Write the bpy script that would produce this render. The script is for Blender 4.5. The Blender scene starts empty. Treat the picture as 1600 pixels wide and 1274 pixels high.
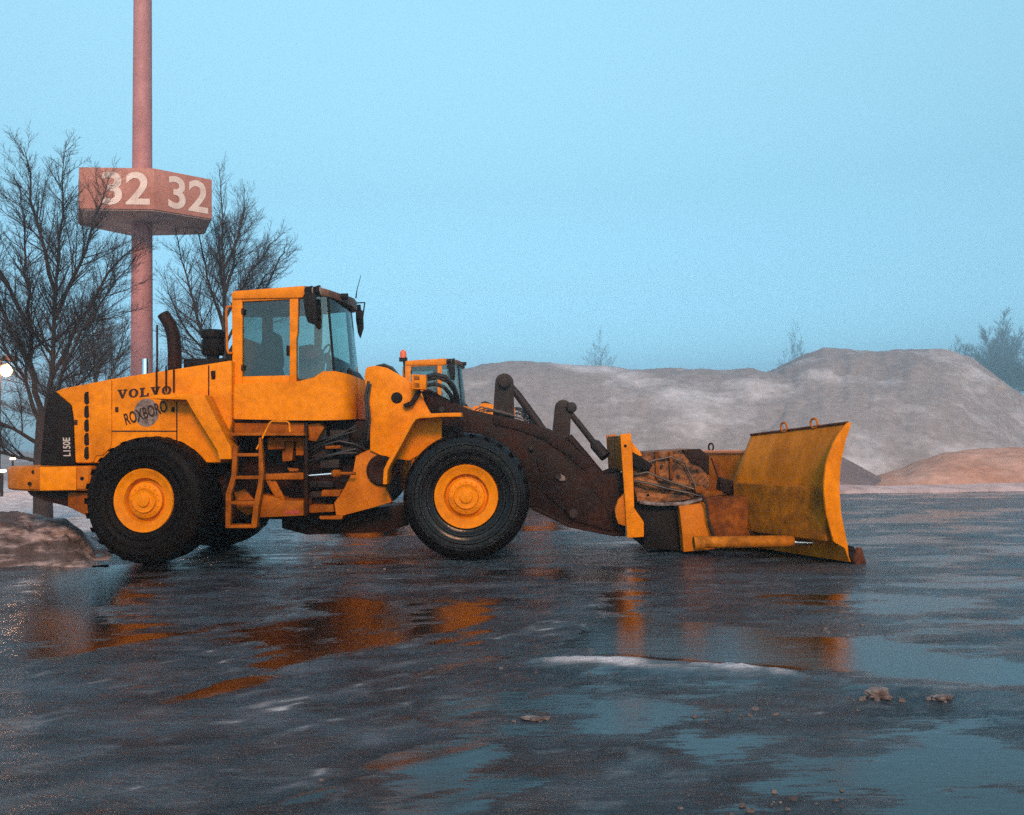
import bpy, bmesh, math, random
import numpy as np
from mathutils import Vector, Matrix
C = bpy.context.scene.collection
R = math.radians
# ------------------------------------------------------------------ camera
CAM = Vector((0, 0, 1.62)); F = 1431.0; PW, PH = 1600.0, 1274.0
PITCH = math.atan(53 / F); ROLL = R(0.7)
fw = Vector((0, math.cos(PITCH), math.sin(PITCH))); U0 = Vector((0, -math.sin(PITCH), math.cos(PITCH))); R0 = Vector((1, 0, 0))
cr = R0 * math.cos(ROLL) - U0 * math.sin(ROLL); cu = R0 * math.sin(ROLL) + U0 * math.cos(ROLL)
cam = bpy.data.cameras.new('camera'); cam.sensor_width = 36; cam.lens = 36 * F / PW; cam.clip_start = .1; cam.clip_end = 2000
co = bpy.data.objects.new('camera', cam); C.objects.link(co); bpy.context.scene.camera = co
co.matrix_world = Matrix(((cr.x, cu.x, -fw.x, CAM.x), (cr.y, cu.y, -fw.y, CAM.y), (cr.z, cu.z, -fw.z, CAM.z), (0, 0, 0, 1)))
# ------------------------------------------------------------------ sky, sun, exposure
SUN_AZ, SUN_EL = 171, 30          # compass bearing from +Y towards +X, elevation
w = bpy.data.worlds.new('World'); bpy.context.scene.world = w; w.use_nodes = True
nt = w.node_tree; bg = nt.nodes['Background']
sky = nt.nodes.new('ShaderNodeTexSky'); sky.sky_type = 'NISHITA'; sky.sun_disc = False
sky.sun_elevation = R(SUN_EL); sky.sun_rotation = R(SUN_AZ); sky.air_density = 1.3; sky.dust_density = 0.6; sky.ozone_density = 2.0
tint = nt.nodes.new('ShaderNodeMix'); tint.data_type = 'RGBA'; tint.blend_type = 'MULTIPLY'; tint.inputs[0].default_value = 1
geo = nt.nodes.new('ShaderNodeTexCoord'); sep = nt.nodes.new('ShaderNodeSeparateXYZ'); nt.links.new(geo.outputs['Generated'], sep.inputs[0])
ramp = nt.nodes.new('ShaderNodeValToRGB'); nt.links.new(sep.outputs[2], ramp.inputs[0]); nt.links.new(ramp.outputs[0], tint.inputs[7])   # misty dusk air: evens the sky out towards the horizon
for i, (z_, c_) in enumerate(((0, (.30, .60, 1.2)), (.063, (.27, .50, .88)), (.104, (.325, .55, .77)), (.165, (.375, .56, .65)), (.263, (.475, .645, .62)), (.353, (.665, .83, .72)), (.45, (.86, 1.05, .87)))):
    e_ = ramp.color_ramp.elements[0] if i == 0 else (ramp.color_ramp.elements[-1] if i == 6 else ramp.color_ramp.elements.new(z_)); e_.position = z_; e_.color = (*c_, 1)
nt.links.new(sky.outputs[0], tint.inputs[6]); nt.links.new(tint.outputs[2], bg.inputs[0]); bg.inputs[1].default_value = 0.15
sl = bpy.data.lights.new('sun', 'SUN'); sl.energy = 1.8; sl.angle = R(12); sl.color = (1, .50, .27)
so = bpy.data.objects.new('sun', sl); C.objects.link(so)
sd = Vector((math.sin(R(SUN_AZ)) * math.cos(R(SUN_EL)), math.cos(R(SUN_AZ)) * math.cos(R(SUN_EL)), math.sin(R(SUN_EL))))
so.rotation_euler = sd.to_track_quat('Z', 'Y').to_euler()
sc = bpy.context.scene; vs = sc.view_settings
sc.display_settings.display_device = 'sRGB'; vs.view_transform = 'Standard'; vs.look = 'None'; vs.exposure = 0.95; vs.gamma = 1
sc.cycles.use_denoising = False; sc.cycles.sample_clamp_indirect = 4; sc.cycles.sample_clamp_direct = 8; sc.cycles.use_adaptive_sampling = True; sc.cycles.adaptive_threshold = .022; sc.cycles.max_bounces = 8; sc.cycles.transparent_max_bounces = 16; sc.cycles.volume_bounces = 0

# ------------------------------------------------------------------ pixel of the photo -> point of the place
def ray(px, py): return fw * F + cr * (px - PW / 2) + cu * (PH / 2 - py)
def W(px, py, Y):
    d = ray(px, py); return CAM + d * ((Y - CAM.y) / d.y)
def G(px, py, z=0):
    d = ray(px, py); return CAM + d * ((z - CAM.z) / d.z)
# ------------------------------------------------------------------ materials
def mat(name, col, rough=.5, metal=0, col2=None, scale=4, lo=.4, hi=.65, bump=0, bscale=30, coat=0, stretch=None, spec=.5, fine=None):
    m = bpy.data.materials.new(name); m.use_nodes = True; n = m.node_tree.nodes; l = m.node_tree.links
    b = n['Principled BSDF']; b.inputs['Base Color'].default_value = (*col, 1); b.inputs['Roughness'].default_value = rough
    b.inputs['Metallic'].default_value = metal; b.inputs['Coat Weight'].default_value = coat; b.inputs['Specular IOR Level'].default_value = spec
    tc = n.new('ShaderNodeTexCoord'); src = tc.outputs['Object']
    if stretch:
        mp = n.new('ShaderNodeMapping'); mp.inputs['Scale'].default_value = stretch; l.new(src, mp.inputs[0]); src = mp.outputs[0]
    if col2:
        t = n.new('ShaderNodeTexNoise'); t.inputs['Scale'].default_value = scale; t.inputs['Detail'].default_value = 9; t.inputs['Roughness'].default_value = .65
        l.new(src, t.inputs['Vector'])
        mr = n.new('ShaderNodeMapRange'); mr.inputs[1].default_value = lo; mr.inputs[2].default_value = hi; l.new(t.outputs[0], mr.inputs[0])
        mx = n.new('ShaderNodeMix'); mx.data_type = 'RGBA'; mx.inputs[6].default_value = (*col, 1); mx.inputs[7].default_value = (*col2, 1)
        l.new(mr.outputs[0], mx.inputs[0]); out = mx.outputs[2]
        if fine:
            t2 = n.new('ShaderNodeTexNoise'); t2.inputs['Scale'].default_value = fine[0]; t2.inputs['Detail'].default_value = 4; l.new(src, t2.inputs['Vector'])
            m2 = n.new('ShaderNodeMapRange'); m2.inputs[1].default_value = .3; m2.inputs[2].default_value = .7; m2.inputs[3].default_value = 1 - fine[1]; m2.inputs[4].default_value = 1 + fine[1]
            l.new(t2.outputs[0], m2.inputs[0]); vm = n.new('ShaderNodeVectorMath'); vm.operation = 'SCALE'
            l.new(out, vm.inputs[0]); l.new(m2.outputs[0], vm.inputs['Scale']); out = vm.outputs[0]
        l.new(out, b.inputs['Base Color'])
        rr = n.new('ShaderNodeMapRange'); rr.inputs[3].default_value = rough; rr.inputs[4].default_value = min(1, rough + .25); l.new(mr.outputs[0], rr.inputs[0]); l.new(rr.outputs[0], b.inputs['Roughness'])
    if bump:
        t = n.new('ShaderNodeTexNoise'); t.inputs['Scale'].default_value = bscale; t.inputs['Detail'].default_value = 6; l.new(src, t.inputs['Vector'])
        bp = n.new('ShaderNodeBump'); bp.inputs['Strength'].default_value = bump; bp.inputs['Distance'].default_value = .02
        l.new(t.outputs[0], bp.inputs['Height']); l.new(bp.outputs[0], b.inputs['Normal'])
    return m
def glass_mat(name, tintc, refl=.12):
    m = bpy.data.materials.new(name); m.use_nodes = True; n = m.node_tree.nodes; l = m.node_tree.links
    n.remove(n['Principled BSDF']); out = n['Material Output']
    tr = n.new('ShaderNodeBsdfTransparent'); tr.inputs[0].default_value = (*tintc, 1)
    gl = n.new('ShaderNodeBsdfGlossy'); gl.inputs['Roughness'].default_value = .05; gl.inputs[0].default_value = (.85, .95, .95, 1)
    lw = n.new('ShaderNodeLayerWeight'); lw.inputs[0].default_value = .25
    mr = n.new('ShaderNodeMapRange'); mr.inputs[3].default_value = refl; mr.inputs[4].default_value = .7; l.new(lw.outputs['Fresnel'], mr.inputs[0])
    mx = n.new('ShaderNodeMixShader'); l.new(mr.outputs[0], mx.inputs[0]); l.new(tr.outputs[0], mx.inputs[1]); l.new(gl.outputs[0], mx.inputs[2]); l.new(mx.outputs[0], out.inputs[0])
    return m
def glow_mat(name, col, s):
    m = bpy.data.materials.new(name); m.use_nodes = True; b = m.node_tree.nodes['Principled BSDF']
    b.inputs['Emission Color'].default_value = (*col, 1); b.inputs['Emission Strength'].default_value = s; return m
YEL = mat('yellow_paint', (.70, .212, .0), .40, 0, (.46, .125, .0), 1.7, .44, .74, .10, 11, .0, spec=.09, fine=(9, .13))
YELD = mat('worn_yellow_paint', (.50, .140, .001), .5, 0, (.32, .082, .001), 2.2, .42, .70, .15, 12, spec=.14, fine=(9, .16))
YELG = mat('grimy_yellow_paint', (.42, .135, .003), .55, 0, (.20, .064, .003), 5.5, .38, .62, .3, 20, spec=.14, fine=(12, .2))
DIRT = mat('crusted_plow_steel', (.26, .085, .012), .7, 0, (.035, .018, .010), 3.6, .42, .60, .9, 14, stretch=(1, 1, 1.4), fine=(20, .4))
RUST = mat('rusty_black_steel', (.010, .0045, .0035), .5, 0, (.036, .011, .006), 2.2, .42, .72, .3, 16, spec=.10, fine=(22, .3))
SLATE = mat('grey_black_steel', (.020, .015, .015), .45, 0, (.035, .022, .018), 4, .4, .7, .2, 16, spec=.14)
BLACK = mat('black_plastic', (.007, .005, .005), .5, 0, (.015, .011, .010), 5, .4, .7, spec=.08)
YELSH = mat('grimy_shaded_yellow_paint', (.32, .085, .001), .55, 0, (.16, .040, .001), 2.6, .40, .66, .2, 14, spec=.12, fine=(11, .2))  # grime plus undercarriage shade, both mixed into a darker paint
MOLD = mat('weathered_blade_paint', (.56, .175, .001), .5, 0, (.34, .100, .002), 1.8, .40, .64, .2, 10, stretch=(1, 1, .45), spec=.14, fine=(9, .15))
ORB = mat('rusty_orange_frame_paint', (.22, .062, .004), .6, 0, (.09, .026, .006), 3.4, .40, .62, .3, 16, spec=.1, fine=(12, .25))
RUSTO = mat('rusty_orange_steel', (.14, .038, .012), .7, 0, (.05, .018, .010), 6, .4, .6, .3, 16, spec=.2)
HOSE = mat('black_rubber_hose', (.012, .011, .011), .45)
CHROME = mat('chrome', (.75, .75, .75), .12, 1)
TYRE = mat('wet_tyre_rubber', (.0042, .0032, .003), .45, 0, (.009, .006, .005), 5, .4, .7, .25, 30, spec=.05)
TYREG = mat('polished_wet_tyre_rubber', (.0045, .0033, .003), .18, 0, (.010, .006, .005), 5, .45, .75, .10, 25, spec=.22)
GLASS = glass_mat('tinted_cab_glass', (.52, .66, .63), .07); GLASSD = glass_mat('door_glass', (.36, .47, .46), .045)
SEAT = mat('seat_cloth', (.025, .022, .022), .9); PANELIN = mat('cab_lining', (.10, .075, .065), .8, 0, (.06, .04, .035), 3)
BEIGE = mat('cab_console', (.20, .15, .12), .7, 0, (.10, .06, .045), 4); REDBR = mat('dull_red_brown', (.20, .055, .025), .9, 0, (.1, .03, .02), 9)
INK = mat('dark_lettering', (.022, .012, .010), .6, 0, (.05, .028, .02), 20, spec=.1); GREYD = mat('grey_emblem', (.20, .155, .14), .6, 0, (.09, .06, .05), 16, .4, .6)
PALE = mat('pale_lettering', (.42, .36, .33), .6)
POLE = mat('red_brown_painted_steel', (.40, .17, .17), .6, 0, (.33, .14, .14), 1.5, .4, .65, fine=(14, .1))
SIGN = mat('rust_sign_panel', (.40, .165, .125), .6, 0, (.33, .13, .10), 1.2, .4, .65, fine=(10, .1)); SIGNU = mat('sign_soffit', (.36, .25, .22), .7, 0, (.28, .19, .17), 2)
WHITEN = mat('white_numerals', (.66, .54, .49), .6, 0, (.54, .42, .38), 2.5, .4, .65)
BARK = mat('dark_bark', (.022, .014, .013), .9, 0, (.04, .027, .025), 8, .4, .6)
SNOWC = mat('dirty_snow_pile', (.235, .228, .240), .9, 0, (.46, .465, .50), .20, .50, .70, .7, 2.4, stretch=(1, 1, 1.8), fine=(2.6, .13), spec=.2)
BROWNS = mat('brown_snow_pile', (.40, .20, .135), .9, 0, (.52, .31, .24), .55, .4, .66, .9, 2.5, fine=(2.5, .2))
DARKS = mat('dark_dirt_pile', (.13, .10, .105), .9, 0, (.18, .14, .14), .8, .4, .6, .8, 3)
WHITES = mat('grimy_white_snow', (.50, .38, .37), .85, 0, (.30, .20, .19), .8, .45, .7, .8, 4, fine=(3, .15))
BANK = mat('dark_snow_bank', (.085, .055, .047), .75, 0, (.42, .32, .31), 1.6, .49, .62, 1.0, 9, stretch=(.6, .6, 3.0), fine=(6, .3))
CRUMB = mat('dirty_slush_crumb', (.12, .10, .098), .6, 0, (.06, .042, .038), 9, .4, .6)
ICE = mat('grey_ice_lump', (.20, .165, .155), .6, 0, (.07, .045, .04), 9, .4, .6, .8, 12)
LAMPON = glow_mat('lit_sodium_lamp', (1, .47, .12), 4.5); LAMPLOW = glow_mat('lit_far_lamp', (1, .45, .22), 7); LAMPW = glow_mat('lit_white_lamp', (1, .80, .62), 3)
BEACON = mat('orange_beacon_lens', (.75, .12, .03), .25)
# ------------------------------------------------------------------ mesh builder
def gset(o, label=None, cat=None, group=None, kind=None):
    for k, v in (('label', label), ('category', cat), ('group', group), ('kind', kind)):
        if v: o[k] = v
    return o
def wloc(o):
    v = Vector((0, 0, 0))
    while o: v += o.location; o = o.parent
    return v
def empty(name, loc, parent=None):
    o = bpy.data.objects.new(name, None); C.objects.link(o)
    o.location = Vector(loc) - (wloc(parent) if parent else Vector((0, 0, 0))); o.parent = parent; o.empty_display_size = .3
    return o
class MB:
    def __init__(s): s.v = []; s.f = []; s.m = []; s.cm = 0
    def add(s, vs, fs):
        k = len(s.v); s.v += [Vector(x) for x in vs]; s.f += [tuple(i + k for i in f) for f in fs]; s.m += [s.cm] * len(fs); return s
    def extr(s, a, b):                     # two matching rings of points
        n = len(a); fs = [tuple(range(n))[::-1], tuple(range(n, 2 * n))] + [(i, (i + 1) % n, n + (i + 1) % n, n + i) for i in range(n)]
        return s.add(list(a) + list(b), fs)
    def prism(s, px, Y0, Y1):              # outline seen on its near face at depth Y0, pushed back to Y1
        a = [W(x, y, Y0) for x, y in px]; d = Vector((0, Y1 - Y0, 0)); return s.extr(a, [p + d for p in a])
    def box(s, c, d, rz=0):
        c = Vector(c); m = Matrix.Rotation(rz, 3, 'Z')
        p = [c + m @ Vector((d[0] / 2 * i, d[1] / 2 * j, d[2] / 2 * k)) for k in (-1, 1) for i, j in ((-1, -1), (1, -1), (1, 1), (-1, 1))]
        return s.extr(p[:4], p[4:])
    def pbox(s, x0, y0, x1, y1, Y0, Y1): return s.prism([(x0, y0), (x1, y0), (x1, y1), (x0, y1)], Y0, Y1)
    def plan(s, xy, z0, z1): return s.extr([(x, y, z0) for x, y in xy], [(x, y, z1) for x, y in xy])
    def tube(s, pts, r, n=8, caps=True):
        pts = [Vector(p) for p in pts]; k = len(pts); rs = r if isinstance(r, (list, tuple)) else [r] * k; vs = []; fs = []; ref = None
        for i, p in enumerate(pts):
            t = (pts[min(i + 1, k - 1)] - pts[max(i - 1, 0)]).normalized()
            if ref is None: ref = Vector((0, 0, 1)) if abs(t.z) < .9 else Vector((1, 0, 0))
            a = (ref - t * ref.dot(t)).normalized(); ref = a; b = t.cross(a)
            vs += [p + (a * math.cos(2 * math.pi * j / n) + b * math.sin(2 * math.pi * j / n)) * rs[i] for j in range(n)]
        for i in range(k - 1): fs += [(i * n + j, i * n + (j + 1) % n, (i + 1) * n + (j + 1) % n, (i + 1) * n + j) for j in range(n)]
        if caps: fs += [tuple(range(n))[::-1], tuple(range((k - 1) * n, k * n))]
        return s.add(vs, fs)
    def ptube(s, px, Y, r, n=8):
        return s.tube([W(p[0], p[1], p[2] if len(p) > 2 else Y) for p in px], r, n)
    def lathe(s, c, prof, n=64, closed=False):   # profile (radius, y) round the Y axis through c
        c = Vector(c); k = len(prof); vs = [c + Vector((r * math.cos(2 * math.pi * j / n), y, r * math.sin(2 * math.pi * j / n))) for r, y in prof for j in range(n)]
        fs = [(i * n + j, i * n + (j + 1) % n, (i + 1) % k * n + (j + 1) % n, (i + 1) % k * n + j) for i in range(k if closed else k - 1) for j in range(n)]
        return s.add(vs, fs)
    def build(s, name, m, parent=None, bevel=0, smooth=35, bseg=2):
        org = wloc(parent) if parent else Vector((0, 0, 0))
        me = bpy.data.meshes.new(name); me.from_pydata([tuple(v - org) for v in s.v], [], s.f)
        ms = m if isinstance(m, list) else [m]
        for x in ms: me.materials.append(x)
        if len(ms) > 1: me.polygons.foreach_set('material_index', s.m)
        bm = bmesh.new(); bm.from_mesh(me); bmesh.ops.recalc_face_normals(bm, faces=bm.faces)
        if bevel:
            es = [e for e in bm.edges if len(e.link_faces) == 2 and e.calc_face_angle(0) > R(28)]
            bmesh.ops.bevel(bm, geom=es, offset=bevel, segments=bseg, profile=.6, affect='EDGES', clamp_overlap=True)
        bm.to_mesh(me); bm.free()
        if smooth:
            me.polygons.foreach_set('use_smooth', [True] * len(me.polygons)); me.set_sharp_from_angle(angle=R(smooth))
        o = bpy.data.objects.new(name, me); C.objects.link(o); o.parent = parent
        return o
def text_mesh(txt, bold=0.0):
    cu_ = bpy.data.curves.new('lettering', 'FONT'); cu_.body = txt; cu_.offset = bold; cu_.resolution_u = 6
    o = bpy.data.objects.new('lettering', cu_); C.objects.link(o); dg = bpy.context.evaluated_depsgraph_get(); dg.update()
    me = bpy.data.meshes.new_from_object(o.evaluated_get(dg)); bpy.data.objects.remove(o)
    v = np.array([x.co[:] for x in me.vertices]); f = [tuple(p.vertices) for p in me.polygons]; bpy.data.meshes.remove(me)
    v[:, :2] -= v[:, :2].min(0); v[:, :2] /= v[:, :2].max(0); return v, f
def text_on(M, txt, p0, p1, p2, bold=0.02):           # fills the box p0 (low start), p1 (low end), p2 (high start)
    v, f = text_mesh(txt, bold); p0 = Vector(p0); a = Vector(p1) - p0; b = Vector(p2) - p0
    M.add([p0 + a * x[0] + b * x[1] for x in v], f); return M
def copy_tree(o, parent=None, skip=()):
    c = o.copy(); C.objects.link(c); c.parent = parent
    for ch in list(o.children):
        if ch.name.split('.')[0] not in skip: copy_tree(ch, c, skip)
    return c
rng = random.Random(7); nr = np.random.default_rng(3)
def vnoise(x, y, seed=0):                   # smooth value noise on arrays
    xi = np.floor(x).astype(int); yi = np.floor(y).astype(int); xf = x - xi; yf = y - yi
    def h(a, b):
        n = (a * 374761393 + b * 668265263 + seed * 1442695041) & 0xffffffff; n = ((n ^ (n >> 13)) * 1274126177) & 0xffffffff
        return ((n ^ (n >> 16)) & 0xffff) / 65535.0
    u = xf * xf * (3 - 2 * xf); v = yf * yf * (3 - 2 * yf)
    return (h(xi, yi) * (1 - u) + h(xi + 1, yi) * u) * (1 - v) + (h(xi, yi + 1) * (1 - u) + h(xi + 1, yi + 1) * u) * v
def fbm(x, y, seed=0, o=4):
    s = 0; a = .5
    for i in range(o): s = s + a * vnoise(x * 2 ** i, y * 2 ** i, seed + i * 17); a *= .5
    return s / (1 - .5 ** o)
def sstep(a, b, x): t = np.clip((x - a) / (b - a), 0, 1); return t * t * (3 - 2 * t)
# ------------------------------------------------------------------ ground: one sheet, wet ice with puddles and slush
gx = np.concatenate([-np.geomspace(220, 15, 26)[:-1], np.arange(-15, 13, .075), np.geomspace(13, 220, 26)])
gy = np.concatenate([[-38, -20, -8, 0, 1.5], np.arange(2.3, 20, .06), np.arange(20, 34, .14), np.geomspace(34, 420, 34)])
X, Y = np.meshgrid(gx, gy)
def blob(px, py, rx, ry, ang=0):            # an elongated patch of the ground, given by where it lies
    a = G(px, py); b = G(px + rx * math.cos(R(ang)), py + rx * math.sin(R(ang))); c = G(px - ry * math.sin(R(ang)), py + ry * math.cos(R(ang)))
    m = np.array([[b.x - a.x, c.x - a.x], [b.y - a.y, c.y - a.y]]); im = np.linalg.inv(m)
    u = im[0, 0] * (X - a.x) + im[0, 1] * (Y - a.y); v = im[1, 0] * (X - a.x) + im[1, 1] * (Y - a.y); return np.exp(-(u * u + v * v) * 1.2)
wetn = fbm(X * .55 + 4, Y * .9 + 2, 5, 5)
wet = .37 + (wetn - .5) * 1.7 + .10 * sstep(-1.5, 2.5, X)
for a in ((220, 965, 230, 45, 0, .55), (85, 985, 110, 60, 0, .6), (390, 1060, 130, 16, -18, .75), (720, 975, 90, 45, 0, .6), (560, 950, 60, 30, 0, .35), (975, 935, 60, 80, 0, .55), (1300, 925, 320, 30, 0, .35),
          (1180, 1015, 330, 22, 6, .7), (1500, 1040, 200, 26, 5, .5), (750, 1098, 75, 11, -10, 1.0), (470, 1250, 70, 13, -12, .8), (960, 985, 46, 14, 0, .5), (640, 1200, 130, 60, -14, .5), (1020, 1110, 180, 30, 3, .35), (1450, 1180, 260, 80, 0, .45), (1100, 1150, 260, 50, 0, .16), (690, 1190, 120, 50, -14, .30), (1250, 1030, 420, 60, 3, .25),
          (140, 915, 90, 40, 0, .6), (128, 912, 52, 34, -18, .9), (520, 885, 420, 20, 0, .3), (530, 838, 160, 38, 0, .55), (1500, 830, 300, 40, 0, .3)):
    wet = wet + blob(*a[:5]) * a[5]
for a in ((1290, 975, 130, 16, 2, .7), (1200, 890, 180, 9, 0, .5), (200, 1180, 260, 70, -14, .35), (900, 1190, 160, 40, 0, .4), (450, 1170, 240, 60, -14, .25), (330, 1010, 150, 20, -10, .25), (1080, 1230, 120, 40, 0, .5)):
    wet = wet - blob(*a[:5]) * a[5]
# slush ridge running across the front, and wheel ruts
pa, pb, pc = G(790, 1033), G(985, 1040), G(1230, 1056); pd = G(1600, 1098)
def dist_poly(pts):
    best = np.full(X.shape, 9.0); tt = np.zeros(X.shape); acc = 0
    for a, b in zip(pts, pts[1:]):
        d = np.array([b.x - a.x, b.y - a.y]); L = np.hypot(*d); t = np.clip(((X - a.x) * d[0] + (Y - a.y) * d[1]) / L ** 2, 0, 1)
        q = np.hypot(X - a.x - t * d[0], Y - a.y - t * d[1]); k = q < best; tt = np.where(k, acc + t * L, tt); best = np.where(k, q, best); acc += L
    return best, tt / acc
rd, rt = dist_poly([pa, pb, pc, pd])
ridge = (.60 + .75 * sstep(.30, .66, fbm(X * 6, Y * 10, 79, 4))) * np.exp(-(rd / (.085 + .12 * fbm(X * 2.5, Y * 2.5, 77, 3))) ** 2) * (.45 + .55 * fbm(X * 5, Y * 5, 9)) * (sstep(0, .12, rt) * (1 - .35 * sstep(.5, .6, rt)))
rut = 0
for (a, b, wd, h) in (((0, 1260), (700, 1085), .10, .016), ((120, 1274), (620, 1120), .07, .014), ((0, 1130), (430, 1015), .08, .012), ((350, 1274), (800, 1160), .08, .012), ((700, 1274), (1000, 1180), .1, .01), ((0, 1190), (560, 1062), .05, .011)):
    q, t = dist_poly([G(*a), G(*b)]); rut = rut + h * np.exp(-(q / wd) ** 2) * (.3 + fbm(X * 3, Y * 3, 21))
snow = ridge * sstep(.0, .1, rt) * (1 - .45 * sstep(.58, .68, rt)) * .6 + np.clip(rut * 14 - .14, 0, .18)
d_ = G(700, 1090) - G(100, 1250); d_ = np.array([d_.x, d_.y]) / np.hypot(d_.x, d_.y); su = X * d_[0] + Y * d_[1]; sv = -X * d_[1] + Y * d_[0]     # slush combed along the ruts
lf = sstep(2.2, -.4, X) * sstep(10.5, 7.5, Y); comb = fbm(su * 1.7 + 5, sv * 6.5, 91, 5); comb2 = fbm(su * 3.2 + 9, sv * 11, 95, 4); gate = sstep(.45, .62, fbm(X * 1.1 + 8, Y * 1.1, 93, 3))
snow = snow + lf * (sstep(.60, .72, comb) * .22 * gate + sstep(.64, .74, comb2) * .28 * gate + sstep(.70, .76, comb) * .3); wet = wet + lf * (.5 - fbm(su * .7 + 2, sv * 4.5 + 7, 97, 4)) * 1.3
rough_ = fbm(X * 1.8 + 11, Y * 6, 99, 4); snow = snow + (1 - lf) * sstep(.66, .76, rough_) * .22 * sstep(12, 8, Y); wet = wet + (1 - lf) * (.5 - fbm(X * 1.2, Y * 4.2, 101, 4)) * .9
snow = snow + blob(50, 905, 95, 26) * fbm(X * 2, Y * 7, 103, 4) * 1.1
dirt = np.clip(blob(1290, 988, 130, 15) * 1.1 + blob(1210, 888, 170, 8) * .9 + blob(1010, 1010, 60, 16) * .8 + blob(60, 890, 120, 30) * .8 + sstep(.62, .76, fbm(X * .8 + 3, Y * 1.6, 105, 5)) * .4, 0, 1) * (.35 + .9 * fbm(X * 3, Y * 6, 107, 3))
snow = snow + sstep(.66, .80, fbm(X * 1.3 + 30, Y * 2.4, 31, 5)) * .22 + sstep(.66, .74, fbm(X * 5 + 3, Y * 8, 37, 4)) * .30
far = np.maximum(sstep(26.6, 28.5, Y + (fbm(X * .3, Y * .3, 41) - .5) * 3), sstep(16.5, 18.5, Y + (fbm(X * .5, Y * .5, 43) - .5) * 2) * sstep(-6.5, -8.5, X))
snow = np.clip(np.maximum(np.maximum(snow * (1 - .6 * sstep(.55, .95, wet)), ridge * sstep(0, .1, rt) * (1 - .5 * sstep(.58, .68, rt)) * .88), far), 0, 1)
wet = np.clip(wet * (1 - snow * .8), 0, 1)
ws = sstep(.52, .72, wet)
Z = ridge * .06 + rut + (fbm(X * 1.6, Y * 1.6, 51, 5) - .5) * .03 * (1 - ws) + (fbm(X * 6, Y * 6, 57, 3) - .5) * .022 * (1 - ws) + far * .06 * fbm(X, Y, 61)
Z = np.where((Y > 34) | (np.abs(X) > 16) | (Y < 2), far * .03, Z)
ny, nx = X.shape; idx = np.arange(nx * ny).reshape(ny, nx)
me = bpy.data.meshes.new('ground'); quads = np.stack([idx[:-1, :-1], idx[:-1, 1:], idx[1:, 1:], idx[1:, :-1]], -1).reshape(-1, 4)
me.from_pydata(np.stack([X, Y, Z], -1).reshape(-1, 3).tolist(), [], quads.tolist()); me.polygons.foreach_set('use_smooth', [True] * len(me.polygons))
for nm, arr in (('wet', wet), ('snow', snow), ('dirt', np.clip(dirt, 0, 1))):
    at = me.attributes.new(nm, 'FLOAT', 'POINT'); at.data.foreach_set('value', arr.reshape(-1).astype(np.float32))
gm = bpy.data.materials.new('wet_icy_asphalt'); gm.use_nodes = True; n = gm.node_tree.nodes; l = gm.node_tree.links; b = n['Principled BSDF']
def nd(t, **k):
    x = n.new(t)
    for a, v in k.items(): setattr(x, a, v)
    return x
awr = nd('ShaderNodeAttribute', attribute_name='wet'); asn = nd('ShaderNodeAttribute', attribute_name='snow'); tc = nd('ShaderNodeTexCoord')
def noise(scale, det=6, stretch=(1, 1, 1), rough=.6):
    mp = nd('ShaderNodeMapping'); mp.inputs['Scale'].default_value = stretch; l.new(tc.outputs['Object'], mp.inputs[0])
    t = nd('ShaderNodeTexNoise'); t.inputs['Scale'].default_value = scale; t.inputs['Detail'].default_value = det; t.inputs['Roughness'].default_value = rough; l.new(mp.outputs[0], t.inputs['Vector']); return t.outputs[0]
def rmap(src, a, b_, c, d):
    m = nd('ShaderNodeMapRange'); m.inputs[1].default_value = a; m.inputs[2].default_value = b_; m.inputs[3].default_value = c; m.inputs[4].default_value = d; l.new(src, m.inputs[0]); return m.outputs[0]
def mixc(fac, a, b_):
    m = nd('ShaderNodeMix', data_type='RGBA'); l.new(fac, m.inputs[0])
    for i, v in ((6, a), (7, b_)):
        if isinstance(v, tuple): m.inputs[i].default_value = (*v, 1)
        else: l.new(v, m.inputs[i])
    return m.outputs[2]
def mth(op, a, b_):
    m = nd('ShaderNodeMath', operation=op)
    for i, v in ((0, a), (1, b_)):
        if isinstance(v, (int, float)): m.inputs[i].default_value = v
        else: l.new(v, m.inputs[i])
    return m.outputs[0]
wn = mth('ADD', mth('MULTIPLY', mth('SUBTRACT', noise(2.6, 8, (.45, 1.5, 1), .68), .5), 1.1), mth('MULTIPLY', mth('SUBTRACT', noise(15, 7, (.3, 1.7, 1), .7), .5), .85))
wetf = rmap(mth('ADD', awr.outputs['Fac'], wn), .48, .82, 0, 1)
icec = mixc(rmap(noise(1.0, 9, (.8, 1.8, 1), .7), .40, .62, 0, 1), (.007, .012, .017), (.048, .080, .104))
adt = nd('ShaderNodeAttribute', attribute_name='dirt'); icec = mixc(adt.outputs['Fac'], icec, (.060, .040, .034))
icec = mixc(rmap(noise(42, 7, (.55, 1.5, 1), .75), .55, .72, 0, .60), icec, (.090, .125, .150))
snc = mixc(rmap(asn.outputs['Fac'], .34, .56, 0, 1), (.15, .18, .205), mixc(rmap(noise(2.2, 7), .4, .65, 0, 1), (.62, .60, .63), (.34, .30, .30)))
c1 = mixc(wetf, icec, (.006, .006, .006)); sfac = rmap(mth('ADD', asn.outputs['Fac'], mth('MULTIPLY', mth('SUBTRACT', noise(14, 8, (.45, 1.4, 1), .75), .5), .9)), .12, .75, 0, 1); l.new(mixc(sfac, c1, snc), b.inputs['Base Color'])
r0 = rmap(noise(5, 8, (.5, 1.6, 1), .75), .35, .65, .05, .24); r1 = mth('MULTIPLY', mth('SUBTRACT', 1, wetf), r0)
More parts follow.
